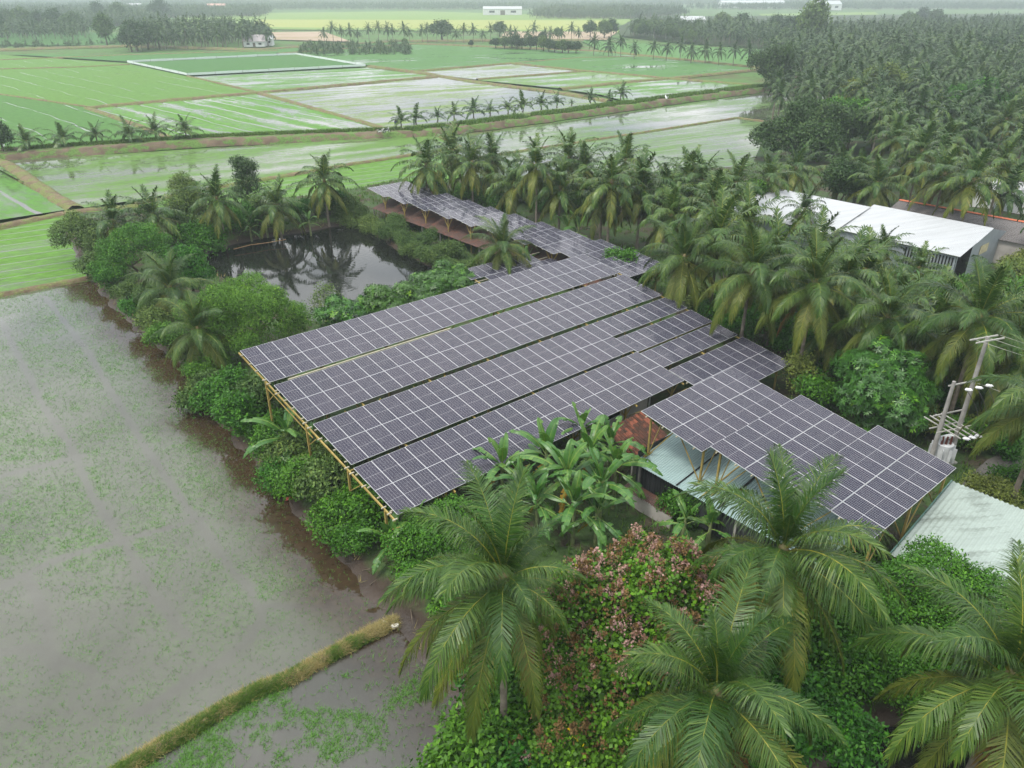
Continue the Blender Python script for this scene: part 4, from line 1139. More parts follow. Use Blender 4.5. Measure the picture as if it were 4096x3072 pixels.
# the four large palms in the foreground and those round the buildings (crown position as surveyed, crown height)
NEARP = [(1088, 1255, 9.4, 0.98, 'large coconut palm with drooping fronds left of the pink flowering tree'),
         (1690, 1195, 9.0, 1.0, 'coconut palm standing in front of the pale blue shed roof'),
         (1545, 1505, 7.6, 1.0, 'largest coconut palm at the bottom edge right of the pink flowering tree'),
         (2180, 1470, 8.2, 1.0, 'coconut palm in the lower right corner beside the vine thicket'),
         (2262, 880, 7.5, 0.95, 'coconut palm cut by the right edge beside the transformer poles'),
         (1085, 535, 4.6, 0.92, 'coconut palm growing through the gap before the small low canopy'),
         (2114, 690, 8.6, 1.1, 'broad coconut palm behind the transformer poles'),
         (1918, 690, 7.0, 1.0, 'coconut palm behind the round mango tree'),
         (1810, 712, 4.5, 0.8, 'short coconut palm left of the round mango tree'),
         (1760, 618, 8.4, 1.08, 'tall coconut palm above the vine covered thicket'),
         (1625, 590, 8.4, 1.08, 'coconut palm with brown fruit right of the long panel rows'),
         (1478, 560, 7.4, 0.98, 'coconut palm with green fruit at the end of the pond canopy'),
         (330, 468, 7.6, 1.05, 'broad coconut palm behind the left bank bushes'),
         (484, 431, 7.8, 0.95, 'coconut palm with pale straight trunk on the pond bank'),
         (601, 448, 6.2, 1.0, 'stout coconut palm on the far pond bank'),
         (699, 393, 8.6, 1.0, 'tall slender coconut palm at the pond corner'),
         (256, 482, 5.8, 0.95, 'coconut palm half hidden in the left corner trees'),
         (375, 625, 5.2, 1.0, 'low coconut palm leaning over the flooded field from the left bank'),
         (428, 715, 3.8, 0.85, 'small coconut palm squeezed behind the feathery tree on the bank')]
for x, y, h, s, lab in NEARP:
    g = ground_point(x, y, h)
    if (x, y) in FOOT:
        g = ground_point(*FOOT[(x, y)], 0.5); h = 0.5 + top_height(g, y)
    palm(g, h, lab, s, near=(g.length < 75), nuts=(h > 6), dead=1 if h > 6 else 0, nfr=31 if g.length < 45 else 27, trim={1088: (-5, 65, 0.62), 1545: (135, 55, 0.78), 1690: (215, 50, 0.75)}.get(x))

# grove palms whose crowns can be picked out
GROVE = [(920, 360, 7), (974, 330, 7), (1020, 355, 7), (1064, 347, 7), (1158, 360, 9), (1228, 345, 7), (1262, 362, 6.5), (1321, 396, 8.5), (1351, 350, 8), (1386, 408, 7.5), (1440, 428, 6.5), (1487, 392, 7), (1517, 396, 7.5),
         (1541, 441, 8), (1553, 516, 8.5), (1617, 485, 8), (1764, 540, 6), (1719, 366, 5.5), (1818, 372, 5), (1859, 378, 5), (1958, 369, 5.5), (2102, 393, 8.5), (1895, 400, 5), (1738, 455, 5.2), (1905, 540, 3.6), (1985, 582, 3.6),
         (1934, 301, 8), (2051, 301, 8), (2174, 260, 8), (1870, 590, 5.5), (2035, 690, 4.6), (2195, 690, 5), (1680, 560, 7.5), (1830, 600, 6), (1450, 470, 6.5), (1590, 400, 7), (1660, 390, 6), (2040, 380, 8), (2170, 350, 8), (1990, 330, 8), (1300, 430, 6), (1110, 400, 5.5), (1210, 410, 6.5),
         (1940, 680, 4), (2200, 760, 6.5), (2060, 760, 5)]
taken = []
for x, y, h in GROVE:
    g = ground_point(x, y, h); taken.append((g.x, g.y))
    palm(g, h, 'coconut palm in the dense grove between the solar canopies and the right edge', 0.72 if (x, y) in ((1738, 455), (1905, 540), (1985, 582)) else prng.uniform(0.98, 1.14), near=False, group='coconut palms of the right hand grove', nfr=26, nuts=False, dead=prng.randrange(2))
BLOCK = [(wc.x, wc.y), (fr0.x, fr0.y), (fr1.x, fr1.y)]
def clear_of_buildings(x, y):
    for q, rad in (((wc + Vector((-2, 6, 0))), 9), ((wc + Vector((-9, 15, 0))), 9), ((fr0 + fdir * 0.35), 6), ((fr0 + fdir * 0.9), 6), (ob + Vector((5, 3, 0)), 8)):
        if (Vector((x, y, 0)) - Vector((q[0], q[1], 0))).length < rad: return False
    return True
near_grove = [(30, 66), (38, 60), (60, 72), (74, 82), (100, 118), (150, 160), (230, 290), (235, 330), (100, 325), (84, 250), (98, 229), (57.5, 176), (46, 131), (36, 112), (33, 96)]
KEEP_CLEAR = [([(1630, 400), (1770, 385), (1960, 415), (2215, 470), (2215, 650), (2040, 640), (1850, 560), (1640, 500)], 125), ([(1640, 200), (1900, 195), (1900, 350), (1640, 360)], 175)]
def hides(x, y):
    d = Vector((x, y, 8.0)) - Vector((0, 0, CAM_H)); zc = d.y * CP - d.z * SP
    u, v = (2048 + FOC * d.x / zc) / DS, (1536 + FOC * (d.y * -SP - d.z * CP) / zc) / DS
    q = np.array([[u, v]]); return any(bool(inside(q, P)[0]) and math.hypot(x, y) < dist for P, dist in KEEP_CLEAR)
cand = []
arng = random.Random(77)
pool = []
for k in range(26000):
    x, y = arng.uniform(-20, 240), arng.uniform(72, 330)
    pool.append((x, y))
ins = inside(np.array(pool), near_grove)
cells = {}
for (x, y), ok in zip(pool, ins):
    if not ok or not clear_of_buildings(x, y) or x > 0.80 * y + 6 or hides(x, y): continue
    sp_ = 6.1
    if any((x - a) ** 2 + (y - c) ** 2 < sp_ * sp_ for a, c in taken): continue
    taken.append((x, y)); cand.append((x, y))
cand.sort(key=lambda p: p[0] ** 2 + p[1] ** 2)
GROVE_REST = cand[215:]
for x, y in cand[:215]:
    far_palm((x, y), arng.uniform(6.0, 9.0), 'coconut palm in the dense grove behind the warehouse and rice fields', 'coconut palms of the back grove')

# young palms along the raised track
for k, (x, y) in enumerate([(62, 322), (140, 315), (210, 307), (282, 306), (337, 299), (403, 298)]):
    g = ground_point(x, y, 0.9)
    palm(g, 2.0, ['leftmost', 'second', 'third', 'fourth', 'fifth', 'rightmost'][k] + ' of six young coconut palms in a row on the left track', 0.98 if k != 2 else 0.82, near=False, nfr=15, nuts=False, dead=0, young=True, zb=0.8, group='young palms on the left track')
ORD = ['first', 'second', 'third', 'fourth', 'fifth', 'sixth', 'seventh', 'eighth', 'ninth', 'tenth', 'eleventh', 'twelfth', 'thirteenth', 'fourteenth']
for k, (x, y, s) in enumerate([(866, 276, 0.95), (899, 268, 0.9), (945, 263, 0.8), (981, 259, 0.85), (1023, 254, 0.98), (1059, 250, 0.75), (1097, 245, 0.75), (1129, 241, 0.95), (1169, 236, 0.95), (1203, 232, 0.8), (1235, 228, 0.32), (1276, 222, 0.72), (1315, 216, 0.55), (1341, 214, 0.9)]):
    g = ground_point(x, y, 0.95)
    far_palm(g, 1.3 + 0.9 * s, ORD[k] + ' young palm from the left in the row on the grassy bank', 'young palms on the grassy bank', 0.85, s, True)

# ------------------------------------------------------------------ banana plants
M_ban = leaf_mat('banana_leaf', [(0.0, (0.055, 0.135, 0.030)), (0.6, (0.085, 0.20, 0.045)), (1.0, (0.14, 0.26, 0.06))], 0.38, 0.28, 0.2, 0.5)
M_bany = leaf_mat('banana_leaf_yellow', [(0.0, (0.25, 0.19, 0.03)), (1.0, (0.33, 0.23, 0.05))], 0.6, 0.2, 0.2)
M_brib = leaf_mat('banana_rib', [(0.0, (0.20, 0.28, 0.08)), (1.0, (0.25, 0.33, 0.1))], 0.5, 0.0, 0.1)
M_bstem = plain('banana_stem', (0.14, 0.17, 0.07), 0.7, 0.3, 0, 0.4, 3.0)
def banana_leaf(a0, bend, L, W, tear, seed, mat=None):
    r = np.random.default_rng(seed); b = MB(); n = 17
    s = np.linspace(0, 1, n + 1)
    ang = np.radians(a0) - np.radians(bend) * s ** 1.5
    x = np.concatenate([[0], np.cumsum(np.cos(ang[:-1]) * L / n)]); z = np.concatenate([[0], np.cumsum(np.sin(ang[:-1]) * L / n)])
    C = np.stack([x, r.normal(0, 0.1) * s ** 2 * L * 0.3, z], 1)
    b.tube(C[::2], np.linspace(0.035, 0.006, len(C[::2])), 4, 1, cap=False)
    T = np.gradient(C, axis=0); T /= np.linalg.norm(T, axis=1)[:, None]
    wp = np.interp(s, [0, 0.14, 0.2, 0.35, 0.6, 0.85, 0.95, 1], [0, 0, 0.55, 0.95, 1.0, 0.75, 0.45, 0.1]) * W / 2
    for side in (-1, 1):
        drop = 0.15
        for i in range(int(n * 0.14), n):
            if r.random() < tear: drop = 0.15 + r.random() * 0.95
            t = T[i]; up = np.array([-t[2], 0, t[0]]); sd_ = np.cross(t, up) * side
            d = sd_ * math.cos(drop) + up * (0.28 - math.sin(drop)); lag = -0.10 * L / n
            g = 0.012 if r.random() < tear else 0.0
            p0, p1 = C[i] + t * g, C[i + 1]
            e0, e1 = p0 + d * wp[i] + t * 0.10 * wp[i], p1 + d * wp[i + 1] + t * 0.10 * wp[i + 1]
            m0, m1 = (p0 + e0) / 2 + up * 0.03, (p1 + e1) / 2 + up * 0.03
            rn = np.clip(0.5 + r.normal(0, 0.18), 0, 1)
            b.add([p0, p1, m1, m0, e1, e0], [[0, 1, 2, 3], [3, 2, 4, 5]], 0, rn)
    return b.mesh('leaf', [mat or M_ban, M_brib], False)
BAN = [[banana_leaf(a, bd, L, 0.60, tr, 700 + i * 4 + k) for k in range(3)] for i, (a, bd, L, tr) in enumerate([(80, 42, 2.1, 0.1), (60, 88, 2.8, 0.25), (44, 98, 3.0, 0.4), (22, 88, 2.9, 0.55), (-4, 64, 2.5, 0.75)])]
BANY = banana_leaf(-35, 40, 1.9, 0.45, 0.9, 790, M_bany)
def banana(pos, h, label, size=1.0, nl=8, group=None, dead=1, z0=None):
    z0 = land_height(pos[0], pos[1]) if z0 is None else z0
    root = thing('banana_plant', label, 'banana plant', (pos[0], pos[1], z0), prng.uniform(0, 6.28), group)
    hh = max(0.4, h - z0)
    b = MB(); b.tube([(0, 0, -0.3), (0.03, 0, hh * 0.5), (0, 0.02, hh), (0, 0, hh + 0.35)], [0.13, 0.11, 0.08, 0.03], 7)
    obj('stem', b.mesh('stem', M_bstem, True), root)
    for k in range(nl):
        t = k / max(1, nl - 1); i = min(4, int(t * 4.99))
        obj('leaf', BAN[i][prng.randrange(3)], root, (0, 0, hh + 0.15 - 0.35 * t), (0, 0, k * 2.4 + prng.uniform(-0.35, 0.35)), size * prng.uniform(0.85, 1.12))
    for k in range(dead): obj('dead_leaf', BANY, root, (0, 0, hh - 0.3), (0, 0, prng.uniform(0, 6.28)), size * 0.9)
    return root
for x, y, h, s in [(1085, 1010, 3.4, 0.85), (1130, 1050, 3.2, 0.9), (1180, 985, 3.6, 0.95), (1225, 1030, 3.8, 1.05), (1275, 985, 3.5, 1.0), (1300, 1050, 3.6, 1.1), (1330, 1010, 3.4, 0.95), (1240, 1095, 3.1, 1.0), (1160, 1085, 2.9, 0.9), (1290, 1110, 2.7, 0.9), (1320, 960, 3.2, 0.85), (1255, 930, 3.2, 0.8)]:
    banana(ground_point(x, y, h), h, 'banana plant in the dense clump in front of the fourth panel row', s, 11, 'banana clump before the solar rows')
banana(ground_point(620, 945, 2.7), 2.7, 'banana plant with torn drooping leaves and yellow leaf below the left canopy edge', 1.0, 9, dead=2)
bn = banana(ground_point(668, 960, 2.5), 2.5, 'banana plant with hanging purple flower below the left canopy edge', 0.7, 5)
b = MB(); b.tube([(0, 0, 0), (0.25, 0, 0.05), (0.38, 0, -0.25), (0.4, 0, -0.5)], [0.03, 0.03, 0.025, 0.02], 5); b.ball((0.4, 0, -0.66), (0.10, 0.10, 0.2), 1, 8, 6)
obj('flower', b.mesh('flower', [M_bstem, plain('purple_flower', (0.22, 0.07, 0.09), 0.6)], True), bn, (0, 0, 1.9))
banana(ground_point(845, 1170, 1.7), 1.7, 'small banana plant below the lowest corner of the panels', 0.85, 7, dead=0)
banana(ground_point(900, 1125, 2.4), 2.4, 'banana plant tucked under the lowest corner of the panels', 0.75, 5, dead=0)
for x, y, h, s, lab in [(1480, 1130, 2.2, 0.8, 'young banana plant below the black shed wall, left one'), (1535, 1140, 2.0, 0.75, 'young banana plant below the black shed wall, right one'), (1250, 500, 2.6, 1.1, 'banana plant behind the pond canopy'),
                   (1225, 497, 2.3, 0.9, 'smaller banana plant behind the pond canopy'), (540, 493, 1.6, 0.7, 'banana plant with yellow leaves on the far pond bank'), (575, 487, 1.5, 0.6, 'little banana plant under the stout palm'),
                   (668, 480, 1.7, 0.7, 'banana plant at the far pond corner'), (1140, 565, 2.2, 0.8, 'banana plant beside the small low canopy'), (1990, 640, 2.4, 1.0, 'banana plant in the clearing before the warehouse'), (1940, 635, 2.2, 0.9, 'banana plant left in the clearing before the warehouse')]:
    banana(ground_point(x, y, h), h, lab, s, 7, dead=0)

# ------------------------------------------------------------------ broadleaf trees, bushes and thickets
def unit(v): return v / (np.linalg.norm(v, axis=-1, keepdims=True) + 1e-9)

def foliage(seed, lobes, n, size, aspect=0.55, k=24, clump=0.35, style='leaf', flat=0.6, zmin=0.05, core=0.35, light=0.25, droop=0.3):
    """Leaf-sized faces gathered in clumps over overlapping lobes [(x,y,z,rx,ry,rz)]."""
    r = np.random.default_rng(seed); lobes = np.array(lobes, float)
    sub = []
    for l in lobes:                                    # knobs on every lobe break the outline
        for _ in range(9):
            dd = unit(r.normal(size=3)); dd[2] = abs(dd[2]) if r.random() < 0.8 else dd[2]
            q = r.uniform(0.26, 0.5)
            sub.append([*(l[:3] + dd * l[3:] * r.uniform(0.62, 0.95)), *(l[3:].mean() * q * np.array([1.1, 1.1, 0.8]))])
    lobes = np.concatenate([lobes * np.array([1, 1, 1, 0.84, 0.84, 0.84]), np.array(sub)])
    area = (lobes[:, 3] * lobes[:, 4] + lobes[:, 4] * lobes[:, 5] + lobes[:, 3] * lobes[:, 5])
    nc = max(8, n // k)
    li = r.choice(len(lobes), nc * 3, p=area / area.sum())
    d = unit(r.normal(size=(nc * 3, 3))); d[:, 2] = np.where(d[:, 2] < -0.45, -d[:, 2], d[:, 2])
    rad = 0.82 + 0.24 * r.random(nc * 3) - 0.30 * (r.random(nc * 3) ** 3)
    c = lobes[li, :3] + d * lobes[li, 3:] * rad[:, None]
    ok = np.ones(len(c), bool)
    for j in range(len(lobes)):
        q = np.linalg.norm((c - lobes[j, :3]) / lobes[j, 3:], axis=1)
        ok &= ~((q < 0.80) & (li != j))
    ok &= c[:, 2] > zmin
    c, d = c[ok][:nc], d[ok][:nc]; nc = len(c)
    crnd = r.random(nc)
    new = r.random(nc) < light
    if style == 'rosette':
        kk = 9; base = np.repeat(c, kk, 0); out = np.repeat(unit(d + np.array([0, 0, 0.35])), kk, 0)
        az = np.tile(np.arange(kk) * 2 * np.pi / kk, nc) + np.repeat(r.random(nc) * 6, kk)
        e1 = unit(np.cross(out, np.array([0.3, 0.2, 1.0]))); e2 = np.cross(out, e1)
        a = unit(e1 * np.cos(az)[:, None] + e2 * np.sin(az)[:, None] + out * (0.35 + 0.3 * r.random(len(az)))[:, None] + np.array([0, 0, -droop]))
        nrm = unit(out - a * (out * a).sum(1)[:, None])
        p = base + r.normal(0, size * 0.12, base.shape)
        ci = np.repeat(np.arange(nc), kk)
    else:
        ci = np.repeat(np.arange(nc), k)
        o = r.normal(0, 1, (nc * k, 3)) * clump
        nd = d[ci]
        o -= nd * (o * nd).sum(1)[:, None] * (1 - flat)
        p = c[ci] + o - nd * (np.linalg.norm(o, axis=1) ** 2 / (clump * 4))[:, None]
        a = unit(nd * 0.35 + r.normal(0, 0.75, p.shape) + np.array([0, 0, -droop]))
        nrm = unit(nd * 0.7 + np.array([0, 0, 0.55]) + r.normal(0, 0.45, p.shape)); nrm = unit(nrm - a * (nrm * a).sum(1)[:, None])
    rn = np.clip(0.08 + 0.46 * crnd[ci] + 0.22 * r.random(len(ci)) + 0.26 * new[ci], 0, 1)
    s = size * (0.75 + 0.5 * r.random(len(p)))
    b = MB()
    def put(p, a, nrm, s, rn):
        w = np.cross(a, nrm) * (s * aspect * 0.5)[:, None]
        mid = p + a * (s * 0.45)[:, None] - nrm * (s * 0.05)[:, None]
        V = np.stack([p, mid + w, p + a * s[:, None] - nrm * (s * 0.12)[:, None], mid - w], 1).reshape(-1, 3)
        kx = np.arange(len(p)) * 4
        b.add(V, np.stack([kx, kx + 1, kx + 2, kx + 3], 1), 0, rn)
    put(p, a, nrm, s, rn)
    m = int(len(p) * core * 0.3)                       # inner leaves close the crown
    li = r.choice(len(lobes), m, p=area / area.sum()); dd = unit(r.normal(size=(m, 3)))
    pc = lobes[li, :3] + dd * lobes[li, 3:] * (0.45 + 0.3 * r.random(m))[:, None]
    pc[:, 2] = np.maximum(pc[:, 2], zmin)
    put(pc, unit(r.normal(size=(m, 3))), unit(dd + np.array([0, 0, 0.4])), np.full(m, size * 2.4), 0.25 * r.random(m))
    return b, c

def stems(lobes, base=(0, 0), r0=0.16, seed=0):
    b = MB(); rr = np.random.default_rng(seed)
    zc = np.mean([l[2] for l in lobes]); top = np.array([np.mean([l[0] for l in lobes]), np.mean([l[1] for l in lobes]), zc * 0.55])
    b.tube([(base[0], base[1], -0.4), (base[0] * 0.5 + top[0] * 0.5, base[1] * 0.5 + top[1] * 0.5, top[2] * 0.5), top], [r0 * 1.3, r0, r0 * 0.75], 7)
    for l in lobes:
        for _ in range(3):
            e = np.array(l[:3]) + unit(rr.normal(size=3)) * np.array(l[3:]) * 0.75
            e[2] = max(e[2], 0.3)
            mid = (top + e) / 2 + rr.normal(0, 0.12, 3)
            b.tube([top, mid, e], [r0 * 0.55, r0 * 0.35, r0 * 0.1], 5, cap=False)
    return b

LEAF = {
 'mango': leaf_mat('mango_leaves', [(0.0, (0.024, 0.072, 0.014)), (0.55, (0.051, 0.140, 0.022)), (0.85, (0.112, 0.272, 0.035)), (1.0, (0.264, 0.429, 0.050))], 0.42, 0.13, 0.15, 0.45),
 'vine': leaf_mat('vine_leaves', [(0.0, (0.025, 0.076, 0.013)), (0.55, (0.058, 0.164, 0.023)), (1.0, (0.139, 0.316, 0.045))], 0.5, 0.17, 0.15),
 'feather': leaf_mat('feathery_leaves', [(0.0, (0.038, 0.103, 0.019)), (0.6, (0.083, 0.207, 0.036)), (1.0, (0.190, 0.358, 0.057))], 0.6, 0.18, 0.12),
 'grey': leaf_mat('shrub_leaves', [(0.0, (0.046, 0.085, 0.026)), (0.6, (0.099, 0.165, 0.045)), (1.0, (0.198, 0.261, 0.075))], 0.6, 0.15, 0.2),
 'dark': leaf_mat('dark_tree_leaves', [(0.0, (0.020, 0.044, 0.013)), (0.6, (0.038, 0.083, 0.022)), (1.0, (0.085, 0.138, 0.036))], 0.5, 0.12, 0.2),
 'bamboo': leaf_mat('bamboo_leaves', [(0.0, (0.09, 0.13, 0.03)), (0.6, (0.16, 0.21, 0.055)), (1.0, (0.24, 0.28, 0.09))], 0.6, 0.18, 0.12),
 'heart': leaf_mat('heart_leaves', [(0.0, (0.037, 0.100, 0.016)), (0.5, (0.075, 0.193, 0.028)), (0.88, (0.149, 0.339, 0.045)), (0.93, (0.446, 0.493, 0.060)), (1.0, (0.669, 0.524, 0.060))], 0.5, 0.17, 0.1),
}

def bush(name, label, cat, pos, lobes, n, size, kind, seed, parts=('stem', 'foliage'), group=None, zb=None, r0=0.12, **kw):
    z0 = (land_height(pos[0], pos[1]) if zb is None else zb)
    root = thing(name, label, cat, (pos[0], pos[1], z0), 0, group)
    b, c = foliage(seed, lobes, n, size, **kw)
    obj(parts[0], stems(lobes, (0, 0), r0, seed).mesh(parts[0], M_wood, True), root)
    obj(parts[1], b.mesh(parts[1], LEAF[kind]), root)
    return root, c

TP = ('trunk', 'crown')
# pink flowering tree, bottom centre
g = ground_point(1330, 1440, 0.6)
lob = []
for x, y, z, rr_ in [(1385, 1262, 6.2, 1.9), (1270, 1300, 5.8, 1.6), (1490, 1275, 5.9, 1.6), (1325, 1410, 5.0, 1.6), (1225, 1450, 4.2, 1.4), (1440, 1410, 4.9, 1.5), (1215, 1570, 3.0, 1.3), (1330, 1550, 3.4, 1.5), (1430, 1560, 3.0, 1.3), (1200, 1660, 2.0, 1.2), (1320, 1670, 2.2, 1.3)]:
    q = ground_point(x, y, z); lob.append((q.x - g.x, q.y - g.y, z - 0.6, rr_, rr_, rr_ * 0.85))
root, cl = bush('flowering_tree', 'tall bushy tree covered with pink and brown flower sprays, bottom centre', 'tree', g, lob, 30000, 0.165, 'heart', 41, TP, aspect=0.85, k=16, clump=0.30, light=0.12, droop=0.5)
r = np.random.default_rng(5)
def sprays(cl, frac, zlo, colr, name, mat, seed):
    r = np.random.default_rng(seed); b = MB()
    pr = np.clip((cl[:, 2] - zlo) / 3.0, 0.05, 1.0) * frac
    for c in cl[r.random(len(cl)) < pr]:
        m = 46
        ax = unit(np.array([r.normal(0, 0.3), r.normal(0, 0.3), 1.0]))
        t = r.random(m) ** 0.7
        o = c + np.array([0, 0, 0.12]) + ax * (t * 0.42)[:, None] + r.normal(0, 1, (m, 3)) * (0.14 * (1.15 - t))[:, None]
        a = unit(r.normal(size=(m, 3))); n_ = unit(np.cross(a, r.normal(size=(m, 3))))
        s = 0.032 + 0.03 * r.random(m)
        V = np.stack([o - a * s[:, None], o + n_ * s[:, None] * 0.8, o + a * s[:, None], o - n_ * s[:, None] * 0.8], 1).reshape(-1, 3)
        kx = np.arange(m) * 4
        b.add(V, np.stack([kx, kx + 1, kx + 2, kx + 3], 1), 0, np.clip(r.normal(0.5, 0.22) + r.normal(0, 0.15, m), 0, 1))
        b.tube([c - ax * 0.1, c + ax * 0.45], [0.008, 0.004], 3, 1, cap=False)
    return b.mesh(name, [mat, M_wood])
M_pink = leaf_mat('pink_flowers', [(0.0, (0.28, 0.17, 0.11)), (0.5, (0.42, 0.29, 0.23)), (1.0, (0.55, 0.38, 0.34))], 0.8, 0.25, 0.0)
M_brown = leaf_mat('brown_seed_sprays', [(0.0, (0.13, 0.075, 0.035)), (1.0, (0.27, 0.17, 0.085))], 0.8, 0.15, 0.0)
obj('flowers', sprays(cl, 0.22, 2.6, 0, 'flowers', M_pink, 1), root)
obj('seed_sprays', sprays(cl, 0.22, 0.5, 0, 'seed_sprays', M_brown, 2), root)

# round mango and other trees close to the canopies
g = ground_point(1900, 870, 2.6)
bush('mango_tree', 'round dark green mango tree with pale shoots beside the transformer poles', 'tree', g, [(0, 0, 3.3, 3.0, 2.8, 2.3), (0.9, -0.6, 2.6, 2.4, 2.4, 2.0), (-1.0, -0.3, 2.4, 2.3, 2.2, 1.8), (0.2, 0.5, 4.2, 2.0, 1.9, 1.5), (0.6, -1.0, 1.8, 2.3, 2.0, 1.5)], 15500, 0.30, 'mango', 51, TP, style='rosette', k=9, aspect=0.24, light=0.22, droop=0.35)
g = ground_point(955, 628, 1.8)
bush('mango_tree', 'mango tree with bright shoots between the pond and the small low canopy', 'tree', g, [(0, 0, 2.0, 2.4, 2.2, 1.7), (1.4, 0.6, 2.1, 1.6, 1.6, 1.3), (-1.1, -0.4, 1.6, 1.6, 1.6, 1.3)], 7500, 0.32, 'mango', 52, TP, style='rosette', k=9, aspect=0.25, light=0.2)
g = ground_point(845, 672, 1.7)
bush('mango_tree', 'dark mango tree on the pond bank behind the first panel row', 'tree', g, [(0, 0, 1.9, 2.4, 2.0, 1.5), (1.9, 0.6, 1.7, 1.8, 1.6, 1.2), (-1.3, -0.4, 1.6, 1.6, 1.5, 1.2)], 7500, 0.32, 'mango', 53, TP, style='rosette', k=9, aspect=0.25, light=0.02)
g = ground_point(745, 690, 1.5)
bush('mango_tree', 'light green mango bush left of the dark one behind the first panel row', 'tree', g, [(0, 0, 1.5, 1.8, 1.6, 1.3), (1.3, 0.3, 1.5, 1.4, 1.3, 1.2), (-1.1, -0.5, 1.2, 1.3, 1.3, 1.0)], 5200, 0.30, 'mango', 54, TP, style='rosette', k=9, aspect=0.26, light=0.75)
g = ground_point(700, 655, 1.5)
bush('sapling', 'thin airy sapling in front of the pond', 'tree', g, [(0, 0, 2.2, 1.2, 1.2, 1.6), (0.4, 0.2, 3.2, 0.7, 0.7, 0.8), (-0.6, 0.1, 1.4, 1.0, 1.0, 0.9)], 1500, 0.16, 'grey', 55, TP, k=10, clump=0.25, core=0.0, r0=0.06)
g = ground_point(1338, 590, 2.4)
bush('tree', 'round leafy tree at the right end of the first panel row', 'tree', g, [(0, 0, 2.3, 2.1, 2.0, 1.6), (1.3, -0.8, 1.6, 1.8, 1.7, 1.4)], 6500, 0.24, 'vine', 56, TP, k=16, light=0.1)

# feathery tree left of the canopy, with its skirts
g = ground_point(535, 735, 1.8)
bush('feathery_tree', 'large feathery green tree at the back left corner of the solar canopy', 'tree', g, [(0.2, 0.6, 3.6, 3.7, 3.2, 2.2), (-1.7, -0.6, 2.8, 2.8, 2.7, 2.1), (1.9, 0.0, 3.0, 2.7, 2.6, 2.0), (0.3, -1.6, 2.1, 2.8, 2.2, 1.8), (-1.6, -2.3, 1.2, 2.2, 1.9, 1.4), (2.9, 1.4, 2.6, 2.0, 1.9, 1.6)], 42000, 0.125, 'feather', 61, TP, aspect=0.5, k=22, clump=0.24, light=0.22, flat=0.45, droop=0.1)

# bank thickets along the left edge below the canopy
BK = [(440, 845, 1.2, 1.5), (480, 870, 1.0, 1.5), (525, 905, 1.2, 1.7), (560, 870, 1.5, 1.7), (610, 1030, 0.9, 1.2), (655, 1060, 1.0, 1.5), (700, 1050, 1.5, 1.7), (740, 1130, 0.9, 1.4), (790, 1115, 1.2, 1.5), (700, 985, 1.6, 1.4), (770, 1180, 0.8, 1.0), (590, 960, 1.2, 1.3), (640, 985, 1.4, 1.5), (545, 935, 0.7, 1.1)]
bvars = []
for k in range(4):
    lobes = [(0, 0, 0.7, 1.1, 1.0, 0.85), (0.5, 0.4, 1.0, 0.8, 0.8, 0.7), (-0.5, -0.3, 0.6, 0.8, 0.8, 0.65)]
    bvars.append((foliage(80 + k, lobes, 3400, 0.125, k=14, clump=0.20, light=0.2)[0], stems(lobes, (0, 0), 0.05, k)))
bush_me = {}
def small_bush(pos, s, label, kind='vine', group=None, v=0, zb=None, name='bush'):
    key = (v, kind)
    if key not in bush_me:
        bush_me[key] = bvars[v][0].mesh('foliage', LEAF[kind])
    if ('s', v) not in bush_me: bush_me[('s', v)] = bvars[v][1].mesh('stem', M_wood)
    z0 = land_height(pos[0], pos[1]) if zb is None else zb
    root = thing(name, label, 'bush', (pos[0], pos[1], z0), prng.uniform(0, 6.28), group, s)
    obj('stem', bush_me[('s', v)], root); obj('foliage', bush_me[key], root)
    return root
for k, (x, y, z, s) in enumerate(BK):
    small_bush(ground_point(x, y, z), s, 'leafy bush in the thicket on the left bank under the canopy edge', 'vine' if k % 3 else 'grey', 'thicket on the left bank', k % 4)
for k, (x, y) in enumerate([(808, 478), (835, 492), (862, 505), (885, 520), (905, 532), (930, 545), (955, 555), (980, 570), (1000, 585), (870, 488), (1020, 590), (930, 525), (985, 548), (790, 462), (770, 468)]):
    small_bush(ground_point(x - 12, y + 10, 0.7), 1.0 + 0.35 * prng.random(), 'grey green shrub in the hedge between the pond and the rusty shed', 'grey', 'hedge along the right pond bank', k % 4, name='shrub')
for k, (x, y) in enumerate([(455, 505), (520, 495), (560, 480), (640, 470), (750, 462), (445, 530), (400, 505), (720, 455), (680, 462), (490, 480), (390, 470), (420, 455)]):
    small_bush(ground_point(x, y, 1.0), 1.4 + 0.8 * prng.random(), 'green bush among the palms on the far pond bank', 'vine' if k % 2 else 'grey', 'bushes on the far pond bank', k % 4)

for k in range(34):
    g = ground_point(prng.uniform(880, 1560), prng.uniform(425, 470), 0.6)
    if poly_dist(np.array([[g.x, g.y]]), pond_w)[0] < 12 and g.x < 0: continue
    small_bush(g, prng.uniform(1.2, 2.2), 'dark green bush under the grove palms behind the pond canopy', 'dark' if k % 3 else 'vine', 'undergrowth of the grove', k % 4)
